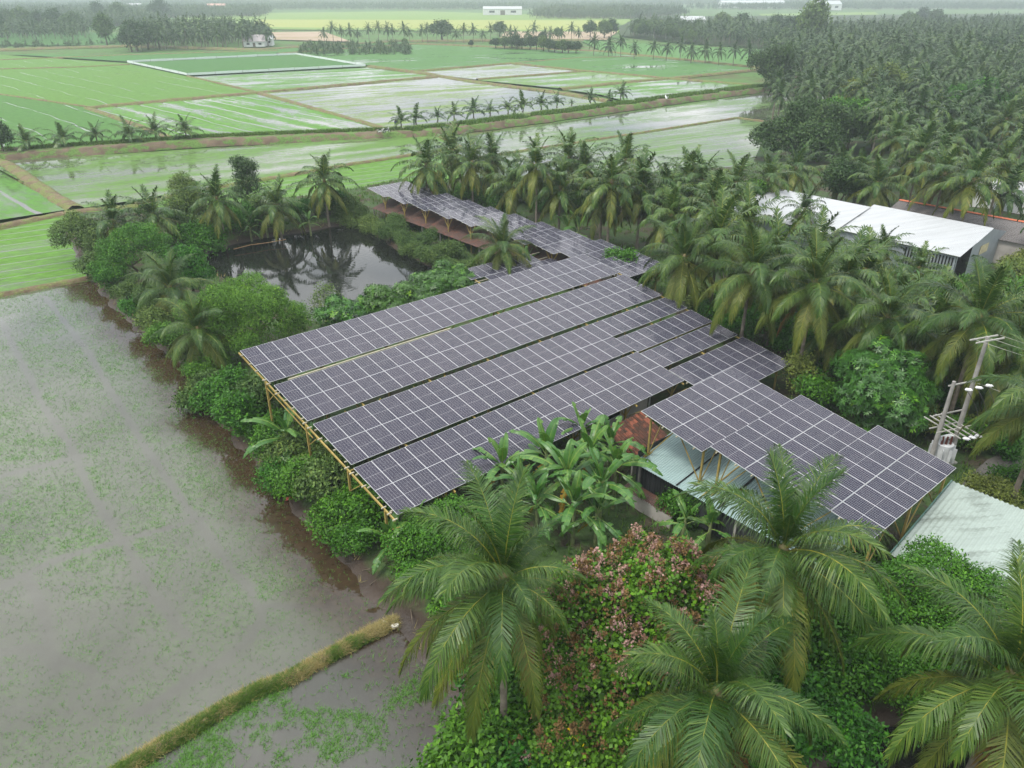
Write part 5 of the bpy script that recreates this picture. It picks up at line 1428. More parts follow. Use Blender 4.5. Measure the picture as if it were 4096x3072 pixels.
# trees on the left bank
def tree(px, h, label, lobes, n, size, kind, seed, **kw):
    return bush('tree', label, 'tree', ground_point(*px, h), lobes, n, size, kind, seed, TP, **kw)
tree((172, 515), 2.4, 'greyish leafy tree at the left corner of the bank', [(0, 0, 2.6, 2.4, 2.3, 2.2), (1.6, -0.8, 2.0, 2.2, 2.0, 1.9), (2.8, -1.6, 1.8, 1.8, 1.8, 1.6)], 9000, 0.17, 'grey', 62, k=16, clump=0.28)
tree((300, 562), 2.2, 'soft pale green tree on the left bank beside the low palm', [(0, 0, 3.0, 2.6, 2.4, 2.2), (-1.4, -1.2, 1.9, 2.2, 2.0, 1.8), (1.6, 0.5, 2.6, 1.9, 1.9, 1.7), (-1.8, -3.2, 1.1, 1.6, 1.6, 1.2)], 14000, 0.15, 'feather', 63, k=18, clump=0.26)
tree((412, 603), 2.4, 'bright green upright tree between the low palm and the pond', [(0, 0, 3.2, 1.5, 1.5, 1.9), (0.3, -0.3, 1.9, 1.8, 1.7, 1.7)], 7500, 0.18, 'vine', 64, k=16, clump=0.26, light=0.4)
tree((398, 440), 2.4, 'leafy tree behind the pale trunked palm', [(0, 0, 2.8, 2.2, 2.2, 2.3), (0.9, -0.5, 1.9, 1.9, 1.9, 1.7)], 6500, 0.19, 'grey', 65, k=14)
tree((533, 408), 3.4, 'slender dark tree above the far pond bank', [(0, 0, 5.2, 1.7, 1.6, 1.9), (0.4, 0.3, 3.4, 1.8, 1.8, 1.9), (-0.6, 0, 2.2, 1.6, 1.6, 1.5)], 7000, 0.19, 'dark', 66, k=14)
small_bush(ground_point(345, 690, 0.8), 1.3, 'bush at the foot of the low leaning palm', 'grey', None, 1)
for k, (x, y) in enumerate([(215, 590), (240, 615), (275, 650), (305, 690), (340, 715), (370, 745), (410, 780), (440, 820), (330, 660), (250, 580)]):
    small_bush(ground_point(x, y, 0.6), prng.uniform(1.0, 1.5), 'bush on the left bank between the trees and the flooded field', 'feather' if k % 2 else 'grey', 'bushes along the left bank', k % 4)

# vine covered thickets right of the canopy and in the lower right
g = ground_point(1660, 715, 2.0)
bush('vine_thicket', 'vine smothered thicket right of the short panel rows', 'thicket', g, [(0.2, 0.2, 2.2, 2.6, 2.2, 1.7), (2.4, -0.3, 2.3, 2.2, 2.0, 1.7), (-2.2, 1.2, 1.7, 2.2, 2.0, 1.4), (4.0, -0.6, 1.5, 1.8, 1.7, 1.3), (-3.8, 2.6, 1.4, 1.7, 1.6, 1.2), (1.6, -1.4, 1.1, 2.0, 1.6, 1.2)], 21000, 0.16, 'vine', 71, k=18, clump=0.26, light=0.2)
g = ground_point(1722, 838, 1.4)
bush('shrub', 'yellow green shrub beside the gap between the canopies', 'bush', g, [(0, 0, 1.7, 1.1, 1.0, 1.4), (0.4, -0.3, 1.0, 1.2, 1.1, 0.9)], 2600, 0.17, 'bamboo', 72, k=12)
g = ground_point(2010, 1420, 2.2)
bush('vine_thicket', 'large vine covered thicket in front of the pale green roof', 'thicket', g, [(0.5, 2.2, 3.0, 2.5, 2.0, 1.8), (2.4, 1.0, 2.8, 2.2, 1.9, 1.8), (-1.5, 1.6, 2.2, 2.0, 1.9, 1.8), (0.0, 0.0, 2.0, 2.4, 1.9, 1.8), (-1.3, -1.2, 1.4, 2.0, 1.7, 1.5), (1.6, -1.0, 1.6, 2.0, 1.8, 1.6), (-0.2, -2.4, 0.8, 1.9, 1.4, 1.1), (3.6, -0.2, 2.2, 1.8, 1.8, 1.7), (-2.6, 0.4, 1.5, 1.6, 1.6, 1.4)], 46000, 0.125, 'vine', 73, k=18, clump=0.22, light=0.22)
g = ground_point(925, 1200, 1.6)
bush('vine_thicket', 'mound of lobed vine leaves left of the large drooping palm', 'thicket', g, [(0, 0, 1.5, 1.7, 1.5, 1.5), (1.2, 1.2, 1.8, 1.5, 1.4, 1.3), (-0.5, -0.9, 1.0, 1.3, 1.2, 1.0), (2.0, 0.4, 1.2, 1.3, 1.3, 1.1)], 15000, 0.14, 'vine', 74, k=14, clump=0.2, light=0.3)
for k, (x, y, z, s) in enumerate([(1050, 1400, 0.8, 1.5), (1090, 1470, 0.8, 1.7), (1130, 1540, 0.8, 1.7), (1180, 1620, 0.7, 1.7), (980, 1330, 0.7, 1.3), (1240, 1650, 0.7, 1.6), (1460, 1090, 1.5, 1.1), (1500, 1110, 1.0, 1.0), (1640, 1290, 1.0, 1.6), (1760, 1330, 1.0, 1.7), (1800, 1250, 1.0, 1.5), (1720, 1430, 0.9, 1.7), (1820, 1500, 0.7, 1.5), (1650, 1600, 0.6, 1.8), (1790, 1610, 0.6, 1.4), (2100, 1230, 1.4, 1.4), (1050, 1180, 1.3, 1.6), (1000, 1280, 0.8, 1.1), (1400, 1620, 0.6, 1.6)]):
    small_bush(ground_point(x, y, z), s, 'green undergrowth bush between the foreground palms', 'vine', 'undergrowth between the foreground palms', k % 4)
for k, (dx, dy, sc) in enumerate([(-0.4, -1.2, 2.1), (1.0, -0.6, 1.9), (-1.3, -0.2, 1.6), (0.4, -2.2, 1.7), (-0.9, -2.4, 1.4)]):
    q = ground_point(1088, 1255, 9.4); small_bush((q.x + dx, q.y + dy), sc, 'green undergrowth bush between the foreground palms', 'vine', 'undergrowth between the foreground palms', k % 4)
for k, (x, y, z, s) in enumerate([(2140, 1080, 1.2, 1.2), (2190, 1060, 1.3, 1.3), (2060, 960, 0.8, 1.2), (2120, 960, 0.8, 1.4), (2170, 980, 0.8, 1.3), (1780, 800, 1.0, 1.7), (1830, 780, 1.0, 1.6), (1770, 880, 0.8, 1.5), (1580, 660, 1.2, 1.5), (1500, 650, 1.2, 1.4), (2040, 880, 0.8, 1.4), (2150, 900, 0.8, 1.3), (1960, 930, 0.8, 1.4)]):
    small_bush(ground_point(x, y, z), s, 'shrub in the yard around the round mango tree and poles', 'vine' if k % 3 else 'bamboo', 'shrubs in the yard by the poles', k % 4)
for k, (x, y, z, s) in enumerate([(2200, 625, 1.4, 2.0), (2190, 660, 1.4, 2.0), (2125, 672, 0.9, 1.6), (2080, 668, 0.9, 1.4), (2212, 580, 1.6, 1.8), (2030, 655, 0.9, 1.4), (1890, 620, 0.8, 1.5), (2100, 670, 0.8, 1.6), (2180, 690, 0.8, 1.6), (2040, 665, 0.7, 1.5)]):
    small_bush(ground_point(x, y, z), s, 'green bush in the clearing in front of the warehouse end wall', 'vine' if k % 2 else 'bamboo', 'bushes in the warehouse clearing', k % 4)

# big trees at the grove edge
tree((1735, 290), 4.5, 'broad dark tree at the edge of the grove above the warehouse', [(0, 0, 5.2, 6.5, 5.5, 3.6), (-5, -2, 3.8, 4.5, 4.2, 3.2), (5.5, 1.5, 4.6, 4.8, 4.5, 3.4), (0, -5, 3.2, 4.5, 4.0, 2.8), (9, 4, 5.0, 4.5, 4.2, 3.4)], 22000, 0.42, 'dark', 91, k=20, clump=0.7, zb=0.3)
tree((1840, 272), 4.5, 'greener tree right of the broad dark grove tree', [(0, 0, 5.5, 5.0, 4.6, 3.6), (4.5, -2, 4.6, 4.2, 4.0, 3.2), (-3.5, 3, 5.2, 4.2, 4.0, 3.4)], 12000, 0.45, 'vine', 92, k=20, clump=0.7, zb=0.3)
tree((1672, 150), 6.0, 'tall rounded tree at the corner of the flooded fields', [(0, 0, 7.0, 5.5, 5.0, 6.0), (1, 0, 4.0, 5.0, 5.0, 4.0)], 9000, 0.6, 'dark', 93, k=18, clump=0.9, zb=0.3)
tree((1845, 222), 4.0, 'yellow green bamboo clump at the grove edge', [(0, 0, 4.5, 4.0, 4.0, 4.0), (5, 2, 4.2, 4.0, 4.0, 3.6), (-4, -2, 3.0, 3.2, 3.2, 2.8)], 9000, 0.45, 'bamboo', 94, k=20, clump=0.7, zb=0.3)
tree((1905, 190), 6.0, 'second bamboo clump farther back in the grove', [(0, 0, 6.0, 4.0, 4.0, 4.5), (4, 2, 5.0, 3.6, 3.6, 3.4)], 6000, 0.5, 'bamboo', 95, k=20, clump=0.8, zb=0.3)
tree((2100, 225), 6.0, 'green broadleaf tree deep in the grove at right', [(0, 0, 6.0, 5.0, 4.6, 3.8), (5, 1, 5.0, 4.4, 4.0, 3.4)], 8000, 0.5, 'vine', 96, k=20, clump=0.8, zb=0.3)
tree((1630, 425), 4.0, 'bright green tree left of the warehouse roof', [(0, 0, 3.6, 1.8, 1.8, 2.0), (0.5, -0.5, 2.4, 1.8, 1.8, 1.6)], 4500, 0.26, 'vine', 97, k=16, light=0.5)
tree((1810, 420), 3.0, 'leafy tree behind the warehouse', [(0, 0, 4.0, 3.0, 3.0, 2.6), (2, 1, 3.4, 2.4, 2.4, 2.0)], 5000, 0.3, 'dark', 98, k=16)

# shared far trees
far_b = []
for k, kind in enumerate(('dark', 'grey', 'dark')):
    lobes = [(0, 0, 4.6, 3.2, 3.2, 2.6), (1.8, 0.6, 3.6, 2.5, 2.5, 2.2), (-1.7, -0.5, 3.4, 2.4, 2.4, 2.1), (0.2, 0.3, 6.2, 2.0, 2.0, 1.8)]
    fb = foliage(120 + k, lobes, 2200, 0.55, k=14, clump=0.6)[0]
    far_b.append((fb.mesh('crown', LEAF[kind]), stems(lobes, (0, 0), 0.25, k).mesh('trunk', M_wood)))
def far_tree(px, label, s=(1, 1, 1), v=0, zb=0.2, group=None):
    g = ground_point(px[0], px[1], zb)
    root = thing('tree', label, 'tree', g, prng.uniform(0, 6.28), group); root.scale = s
    obj('trunk', far_b[v][1], root); obj('crown', far_b[v][0], root)
    return root
far_tree((955, 86), 'wide spreading dark tree in the far palm row', (2.4, 2.4, 1.35), 0)
far_tree((1080, 78), 'smaller spreading tree right of the wide one in the far row', (1.4, 1.4, 1.1), 0)
far_tree((232, 98), 'lone round tree left of the far clump', (1.6, 1.6, 2.0), 1)
for k, (x, y, s) in enumerate([(296, 108, 2.4), (320, 104, 2.2), (285, 110, 1.9), (533, 90, 2.0), (567, 92, 1.8), (345, 104, 2.0)]):
    far_tree((x, y), 'dark tree in the far clump beside the white house', (s * 0.75, s * 0.75, s * 0.7), 0 if k % 2 else 2, group='trees of the far clump')
for k, (x, y, s) in enumerate([(20, 66, 2.4), (55, 66, 2.7), (90, 70, 2.4), (125, 70, 2.6), (160, 74, 2.4), (5, 80, 2.2), (215, 50, 3.0), (260, 52, 3.0), (350, 45, 3.4)]):
    far_tree((x, y), 'hazy tree in the far left wood', (s * 0.8, s * 0.8, s * 0.75), k % 3, group='trees of the far left wood')
for k in range(13):
    far_tree((1075 + k * 14 + prng.uniform(-4, 4), 103 + k * 1.0 + prng.uniform(-2, 1)), 'bushy tree in the hedge before the far grove', (1.0, 1.0, prng.uniform(0.55, 0.95)), k % 3, group='hedge trees before the far grove')
for k, (x, y, s) in enumerate([(1275, 80, 2.2), (1305, 82, 2.4), (1320, 80, 2.4), (1205, 84, 1.5), (1018, 102, 0.8), (875, 97, 0.8), (1172, 92, 1.3)]):
    far_tree((x, y), 'small dark tree along the far field edge', (s * 0.55, s * 0.55, s * 0.55), k % 2, group='trees along the far field edge')
far_tree((1746, 112), 'tallest hazy tree rising above the right hand grove', (2.1, 2.1, 3.0), 1)
for k, (x, y) in enumerate([(1700, 92), (1720, 90), (1670, 85), (1600, 78), (1960, 70), (2020, 60), (1990, 52), (1560, 72)]):
    far_tree((x, y), 'broadleaf tree standing among the far grove palms', (2.0, 2.0, 1.7), k % 3, group='broadleaf trees in the far grove')
for k, (x, y) in enumerate([(1900, 252), (1950, 215), (2010, 262), (2060, 205), (2120, 272), (2160, 212), (2200, 300), (1985, 300), (1885, 300), (2085, 330), (1930, 172), (2030, 160), (2190, 170), (1800, 175), (2140, 130), (1980, 125), (2070, 110)]):
    sc = prng.uniform(0.75, 1.15); far_tree((x, y + 18), 'broadleaf tree standing among the palms of the back grove', (sc, sc, sc), k % 3, group='broadleaf trees in the back grove')
far_tree((8, 330), 'dark tree cut by the left edge beside the track', (0.62, 0.62, 0.7), 0, 0.6)

# ------------------------------------------------------------------ far palms: rows as individuals, woods as one mass each
def row_palms(P, label, group, lo, hi, size, young=False):
    for x, y in P:
        g = ground_point(x, y, 0.2); far_palm(g, prng.uniform(lo, hi), label, group, 0.2, size, young)
row_palms([(700 + k * 19 + prng.uniform(-5, 5), 90 - 0.0 * k + prng.uniform(-1.5, 1.5)) for k in range(30)], 'small palm in the far row along the field edge', 'palms of the far row', 4.5, 8.0, 1.0)
row_palms([(1285 + k * 30 + prng.uniform(-6, 6), 118 + k * 2.3 + prng.uniform(-1, 1)) for k in range(12)], 'palm on the bank before the green field left of the grove', 'palms on the bank before the grove', 4.0, 6.5, 1.0)

SRC = bpy.data.collections.new('palm_sources')
def gn_scatter(name, label, cat, P, sources, scl):
    """One object holding a wood that reads as a mass: points carrying shared low palms."""
    c = bpy.data.collections.new(name + '_source')
    for s in sources:
        o = bpy.data.objects.new('source', s); c.objects.link(o)
    me = bpy.data.meshes.new(name); me.vertices.add(len(P)); me.vertices.foreach_set('co', np.asarray(P, np.float32).ravel())
    at = me.attributes.new('scl', 'FLOAT', 'POINT'); at.data.foreach_set('value', np.asarray(scl, np.float32))
    o = obj(name, me)
    ng = bpy.data.node_groups.new(name, 'GeometryNodeTree')
    ng.interface.new_socket('Geometry', in_out='INPUT', socket_type='NodeSocketGeometry')
    ng.interface.new_socket('Geometry', in_out='OUTPUT', socket_type='NodeSocketGeometry')
    i = ng.nodes.new('NodeGroupInput'); ou = ng.nodes.new('NodeGroupOutput')
    ci = ng.nodes.new('GeometryNodeCollectionInfo'); ci.inputs['Collection'].default_value = c; ci.inputs['Separate Children'].default_value = True; ci.inputs['Reset Children'].default_value = True
    ip = ng.nodes.new('GeometryNodeInstanceOnPoints'); ip.inputs['Pick Instance'].default_value = True
    rv = ng.nodes.new('FunctionNodeRandomValue'); rv.data_type = 'FLOAT_VECTOR'; rv.inputs[0].default_value = (0, 0, 0); rv.inputs[1].default_value = (0, 0, 6.283)
    na = ng.nodes.new('GeometryNodeInputNamedAttribute'); na.data_type = 'FLOAT'; na.inputs['Name'].default_value = 'scl'
    ng.links.new(i.outputs[0], ip.inputs['Points']); ng.links.new(ci.outputs[0], ip.inputs['Instance'])
    ng.links.new(rv.outputs[0], ip.inputs['Rotation']); ng.links.new([q for q in na.outputs if q.enabled][0], ip.inputs['Scale'])
    ng.links.new(ip.outputs[0], ou.inputs[0])
    md = o.modifiers.new('scatter', 'NODES'); md.node_group = ng
    return tag(o, label, cat, kind='stuff')

def low_palm(seed, nfr, n, lw, h):
    b = MB(); b.join(crown_mesh(seed, nfr, n, lw), Matrix.Translation((0, 0, h)))
    b.tube([(0, 0, -0.3), (0, 0, h)], [0.16, 0.12], 5, 2, cap=False)
    return b
LOW = [low_palm(300 + k, 17, 8, 0.36, 4.6 + 0.7 * k) for k in range(4)]
LOW_ME = [x.mesh('low_palm', [M_frond_far, M_frond_far, M_trunk]) for x in LOW]
VLOW = [low_palm(320 + k, 12, 4, 0.75, 4.6 + 0.7 * k) for k in range(3)]
CLUMP_ME = []
for k in range(3):
    rr = random.Random(k); b = MB()
    for j in range(7):
        b.join(VLOW[j % 3], Matrix.Translation((rr.uniform(-9, 9), rr.uniform(-9, 9), rr.uniform(-1.2, 0.5))) @ Matrix.Rotation(rr.uniform(0, 6), 4, 'Z'))
    CLUMP_ME.append(b.mesh('palm_clump', [M_frond_far, M_frond_far, M_trunk]))
srng = np.random.default_rng(99)
def scatter(poly, spacing, jitter=0.55):
    p = np.array(poly); lo, hi = p.min(0), p.max(0)
    X, Y = np.meshgrid(np.arange(lo[0], hi[0], spacing), np.arange(lo[1], hi[1], spacing))
    Q = np.stack([X.ravel(), Y.ravel()], 1) + srng.uniform(-jitter, jitter, (X.size, 2)) * spacing
    Q = Q[inside(Q, poly)]
    return Q[(np.abs(Q[:, 0]) < 0.80 * Q[:, 1] + 20)]
def z3(Q, z): return np.column_stack([Q, np.full(len(Q), z)])
Q = scatter([(95, 318), (134, 407), (131, 435), (95, 485), (75, 559), (88, 590), (200, 530), (360, 640), (760, 980), (900, 980), (330, 320), (240, 318)], 6.2)
Q = np.concatenate([Q, np.array(GROVE_REST)]) if GROVE_REST else Q
gn_scatter('palm_wood', 'hazy mass of coconut palms filling the right hand distance', 'wood', z3(Q, 0.3), LOW_ME * 3 + [x[0] for x in far_b[:2]], srng.uniform(0.80, 1.3, len(Q)))
Q = scatter(xy(pts([(270, 112), (590, 102), (575, 88), (500, 78), (300, 80)])), 7.5)
gn_scatter('palm_wood', 'dense palm clump in front of the white house', 'wood', z3(Q, 0.2), LOW_ME, srng.uniform(1.0, 1.5, len(Q)))
Q = scatter(xy(pts([(640, 120), (900, 118), (880, 97), (660, 98)])), 4.6)
gn_scatter('palm_nursery', 'plantation of small young palms beside the net field', 'plantation', z3(Q, -2.2), LOW_ME, srng.uniform(0.42, 0.62, len(Q)))
Q = scatter(xy(pts([(-60, 104), (265, 96), (265, 93), (-60, 98)])), 5.0)
gn_scatter('palm_hedge', 'low hedge of young palms left of the far clump', 'hedge', z3(Q, -2.5), LOW_ME, srng.uniform(0.40, 0.62, len(Q)))
Q = scatter(xy(pts([(-120, 92), (180, 88), (205, 70), (100, 60), (-100, 58)])), 9.0)
gn_scatter('palm_wood', 'hazy palms among the far left trees', 'wood', z3(Q, 0.2), LOW_ME, srng.uniform(0.8, 1.2, len(Q)))
parts = [scatter(xy(pts([(-200, 52), (180, 44), (330, 40), (560, 36), (580, 24), (-200, 30)])), 13), scatter(xy(pts([(190, 58), (300, 58), (330, 44), (200, 42)])), 10)]
parts += [scatter([(-1500, 1420), (1800, 1420), (3400, 4200), (-3400, 4200)], 23)]
parts += [scatter(xy(pts([(1160, 40), (1340, 42), (1480, 34), (1400, 27), (1180, 28)])), 14), scatter([(560, 860), (760, 1180), (1000, 1180), (900, 990), (760, 985)], 13)]
Q = np.concatenate(parts)
fm = fbm(Q[:, 0] / 330 + 4, Q[:, 1] / 260, 31, 2)
Q = Q[(fm < 0.62) | (Q[:, 1] < 1400)]
gn_scatter('distant_wood', 'pale belts of distant palm woods up to the horizon', 'wood', z3(Q, 0.2), CLUMP_ME, srng.uniform(0.85, 1.35, len(Q)))

# ------------------------------------------------------------------ young rice, grass and straw
def blades(P, h, w, seed, n=3, lean=0.45):
    r = np.random.default_rng(seed); b = MB()
    m = len(P) * n
    p = np.repeat(P, n, 0) + np.column_stack([r.normal(0, 0.03, (m, 2)), np.zeros(m)])
    hh = np.repeat(np.ones(len(P)) * h, n) * r.uniform(0.6, 1.25, m)
    a = r.uniform(0, 6.283, m); d = np.stack([np.cos(a), np.sin(a), np.zeros(m)], 1); s = np.stack([-np.sin(a), np.cos(a), np.zeros(m)], 1)
    tip = p + d * (hh * lean * r.uniform(0.3, 1.4, m))[:, None] + np.array([0, 0, 1]) * hh[:, None]
    ww = np.ones(m) * w
    V = np.stack([p - s * ww[:, None], p + s * ww[:, None], tip], 1).reshape(-1, 3)
    k = np.arange(m) * 3
    b.add(V, np.stack([k, k + 1, k + 2], 1), 0, np.clip(r.normal(0.5, 0.22, m), 0, 1))
    return b
M_rice = leaf_mat('young_rice', [(0.0, (0.07, 0.16, 0.03)), (0.6, (0.12, 0.27, 0.05)), (1.0, (0.20, 0.36, 0.08))], 0.6, 0.3, 0.0)
M_grass = leaf_mat('bank_grass', [(0.0, (0.05, 0.10, 0.02)), (0.6, (0.10, 0.19, 0.035)), (1.0, (0.19, 0.27, 0.06))], 0.6, 0.3, 0.0)
M_straw = leaf_mat('dry_straw', [(0.0, (0.16, 0.13, 0.05)), (0.5, (0.30, 0.25, 0.11)), (1.0, (0.44, 0.38, 0.20))], 0.8, 0.2, 0.0)

grng = np.random.default_rng(12)
Q = np.column_stack([grng.uniform(-62, 0, 420000), grng.uniform(17, 80, 420000)])
Q = Q[inside(Q, near_poly)]
Q = Q[(np.abs(Q[:, 0]) < 0.80 * Q[:, 1] + 12)]
dens = rice_cover(Q)
Q = Q[grng.random(len(Q)) < dens * 0.75]
tag(obj('young_rice', blades(z3(Q, -0.02), 0.11, 0.009, 3, 3, 1.3).mesh('young_rice', M_rice)), 'sparse young rice shoots standing in the flooded left field', 'rice', kind='stuff')
Q = np.column_stack([grng.uniform(-18, 4, 60000), grng.uniform(14, 30, 60000)])
Q = Q[inside(Q, plot_poly)]
dens = plot_cover(Q)
Q = Q[grng.random(len(Q)) < dens * 0.8]
tag(obj('young_rice', blades(z3(Q, -0.02), 0.12, 0.010, 4, 4, 1.5).mesh('young_rice', M_rice)), 'weedy rice shoots in the dark lower plot', 'rice', kind='stuff')

def strip_points(C, Nn, n, half, z, seed, zvar=0.0):
    r = np.random.default_rng(seed); i = r.random(n) * (len(C) - 1); k = i.astype(int); f = i - k
    p = C[k] * (1 - f)[:, None] + C[np.minimum(k + 1, len(C) - 1)] * f[:, None]
    o = r.uniform(-half, half, n)
    return np.column_stack([p + Nn[k] * o[:, None], z - zvar * (np.abs(o) / half) ** 2])
P = strip_points(NEAR_C, NEAR_N, 15000, 0.40, 0.18, 5, 0.18)
sel = fbm(P[:, 0] * 1.9, P[:, 1] * 1.9, 44, 4) + RNG.normal(0, 0.09, len(P))
tag(obj('grass', blades(P[sel > 0.52], 0.12, 0.010, 6, 3, 1.2).mesh('grass', M_grass)), 'green grass growing on the near bund', 'grass', kind='stuff')
tag(obj('straw', blades(P[sel <= 0.54][::2], 0.12, 0.010, 7, 3, 2.0).mesh('straw', M_straw)), 'dry straw lying along the near bund', 'straw', kind='stuff')

def bank_grass(L, half, z, n, h, w, seed, off=0.0):
    C = resample(pts(L), 1.5); T = np.gradient(C, axis=0); T /= np.linalg.norm(T, axis=1)[:, None]
    Nn = np.stack([-T[:, 1], T[:, 0]], 1)
    P = strip_points(C + Nn * off, Nn, n, half, z, seed, 0.25)
    P = P[fbm(P[:, 0] * 0.25, P[:, 1] * 0.25, seed, 3) > 0.36]
    return blades(P, h, w, seed, 3, 0.6)
tag(obj('grass', bank_grass(TRACK_R, 2.3, 0.95, 9000, 0.75, 0.09, 8, 0.4).mesh('grass', M_grass)), 'tall green grass on the palm lined bank', 'grass', kind='stuff')
tag(obj('grass', bank_grass(TRACK_L, 1.5, 0.9, 5000, 0.55, 0.08, 9, 1.6).mesh('grass', M_grass)), 'grass along the left raised track', 'grass', kind='stuff')
# weeds and dry stalks scattered on the banks and in the yard
Q = np.column_stack([grng.uniform(-50, 40, 70000), grng.uniform(16, 120, 70000)])
hh = np.array([land_height(x, y) for x, y in Q])
ok = (hh > 0.12) & (fbm(Q[:, 0] * 0.45, Q[:, 1] * 0.45, 17, 3) > 0.46)
edge = (hh < 0.45)
P = np.column_stack([Q, hh - 0.03])
tag(obj('weeds', blades(P[ok & ~edge][:26000], 0.35, 0.035, 21, 3, 0.8).mesh('weeds', M_grass)), 'weeds covering the garden soil', 'weeds', kind='stuff')
tag(obj('dry_stalks', blades(P[ok & edge][::2], 0.30, 0.02, 22, 3, 1.5).mesh('dry_stalks', M_straw)), 'dry stalks on the muddy banks', 'weeds', kind='stuff')

# ------------------------------------------------------------------ transformer on twin concrete poles
pA = ground_point(1998, 1032, 0.5); pB = ground_point(2040, 1022, 0.5)
hA, hB = top_height(pA, 824), top_height(pB, 727)
tr = thing('transformer_station', 'twin concrete power poles carrying a grey transformer beside the front canopy', 'power pole', pA)
dB = pB - pA
M_galv = plain('galvanised_steel', (0.34, 0.335, 0.30), 0.5, 0.4, 0, 0.2)
M_porc = plain('white_porcelain', (0.75, 0.76, 0.76), 0.25, 0.5, 0, 0.05)
M_tank = plain('grey_tank', (0.50, 0.52, 0.52), 0.45, 0.4, 0, 0.15)
for (x, y), h in (((0, 0), hA), ((dB.x, dB.y), hB)):
    b = MB(); b.tube([(x, y, -0.4), (x, y, h)], [0.17, 0.10], 10); obj('pole', b.mesh('pole', M_concrete, True), tr)
du = Vector((dB.x, dB.y, 0)).normalized(); dv = Vector((-du.y, du.x, 0)); mid = dB * 0.5
def arm(z, a, b_, off, w=0.06): 
    s = du * a + dv * off; e = du * b_ + dv * off
    beam(tr, 'crossarm', (s.x, s.y, z), (e.x, e.y, z), w, 0.07, M_galv)
DB = dB.length
for o in (-0.2, 0.2):
    arm(hB - 0.15, DB - 1.0, DB + 1.0, o, 0.07)
    arm(hA * 0.52, -0.5, DB + 0.6, o * 1.3)
arm(hA - 0.35, -0.1, DB + 0.8, 0.18, 0.07)
arm(hA - 2.2, -0.6, DB + 0.3, 0.18, 0.07)
for k in range(4):
    p = du * (DB * (k + 0.3) / 3.4)
    beam(tr, 'crossarm', (p.x - dv.x * 1.3, p.y - dv.y * 1.3, hA * 0.52 + 0.1), (p.x + dv.x * 1.3, p.y + dv.y * 1.3, hA * 0.52 + 0.1), 0.055, None, M_galv)
def insulator(p):
    b = MB()
    for k in range(4): b.ball((0, 0, k * 0.085), (0.10, 0.10, 0.05), 0, 8, 4)
    b.tube([(0, 0, -0.1), (0, 0, 0.38)], 0.03, 6)
    return obj('insulator', b.mesh('insulator', M_porc, True), tr, p, (math.radians(70), 0, math.atan2(dv.y, dv.x) - math.pi / 2))
for k in range(3):
    p = du * (DB * 0.45 + k * 0.75) - dv * 0.35; insulator((p.x, p.y, hA - 0.45))
    p = du * (DB * (k + 0.8) / 3.4) - dv * 1.35; insulator((p.x, p.y, hA * 0.52 + 0.1))
b = MB(); c = mid
b.tube([(c.x, c.y, hA * 0.16), (c.x, c.y, hA * 0.16 + 1.25)], 0.5, 14); b.tube([(c.x - 0.35, c.y, hA * 0.16 + 1.55), (c.x + 0.45, c.y + 0.2, hA * 0.16 + 1.62)], 0.16, 10)
tk = obj('transformer_tank', b.mesh('transformer_tank', M_tank), tr)
for k in range(9):
    a = k * 0.7; beam(tk, 'cooling_fin', (c.x + 0.5 * math.cos(a), c.y + 0.5 * math.sin(a), hA * 0.16 + 0.6), (c.x + 0.72 * math.cos(a), c.y + 0.72 * math.sin(a), hA * 0.16 + 0.6), 0.03, 0.95, M_tank)
M_bush = plain('brown_bushing', (0.10, 0.03, 0.02), 0.3)
for k in range(3):
    b = MB(); x, y = c.x - 0.25 + k * 0.25, c.y - 0.12
    b.tube([(x, y, hA * 0.16 + 1.2), (x, y, hA * 0.16 + 1.75)], [0.08, 0.05], 8); obj('bushing', b.mesh('bushing', M_bush, True), tk)
beam(tr, 'platform', tuple(Vector((0, 0, hA * 0.15)) - du * 0.2), tuple(du * (DB + 0.2) + Vector((0, 0, hA * 0.15))), 0.9, 0.1, M_galv)

def wire(a, b_, sag, label, rad=0.011, mat=None):
    P = [(a.x + (b_.x - a.x) * t, a.y + (b_.y - a.y) * t, a.z + (b_.z - a.z) * t - sag * 4 * t * (1 - t)) for t in np.linspace(0, 1, 14)]
    b = MB(); b.tube(P, rad, 4); return tag(obj('power_line', b.mesh('power_line', mat or M_galv)), label, 'power line', 'power lines leaving the twin poles')
for k in range(3):
    p = du * (DB - 0.9 + 0.9 * k)
    a = pA + Vector((p.x, p.y, hB - 0.05)); wire(a, a + Vector((16, -9.0, -0.8)), 0.7, 'grey power line running right from the top of the taller pole')
a = pA + du * (DB + 0.3) + Vector((0, 0, hA - 0.4)); wire(a, a + Vector((14, -8.5, -1.2)), 0.5, 'lower grey power line running right from the crossarm')
for k in range(3):
    p = du * (DB * 0.45 + k * 0.75) - dv * 0.4
    a = pA + Vector((p.x, p.y, hA - 0.5)); q = pA + du * (DB * (k + 0.8) / 3.4) - dv * 1.4 + Vector((0, 0, hA * 0.52 + 0.1))
    wb = MB(); P = [tuple((a - pA).lerp(q - pA, t) + Vector((0.5 * math.sin(3.1 * t), -0.3 * math.sin(3.1 * t), 0))) for t in np.linspace(0, 1, 10)]
    wb.tube(P, 0.02, 4); obj('drop_cable', wb.mesh('drop_cable', M_cable), tr)

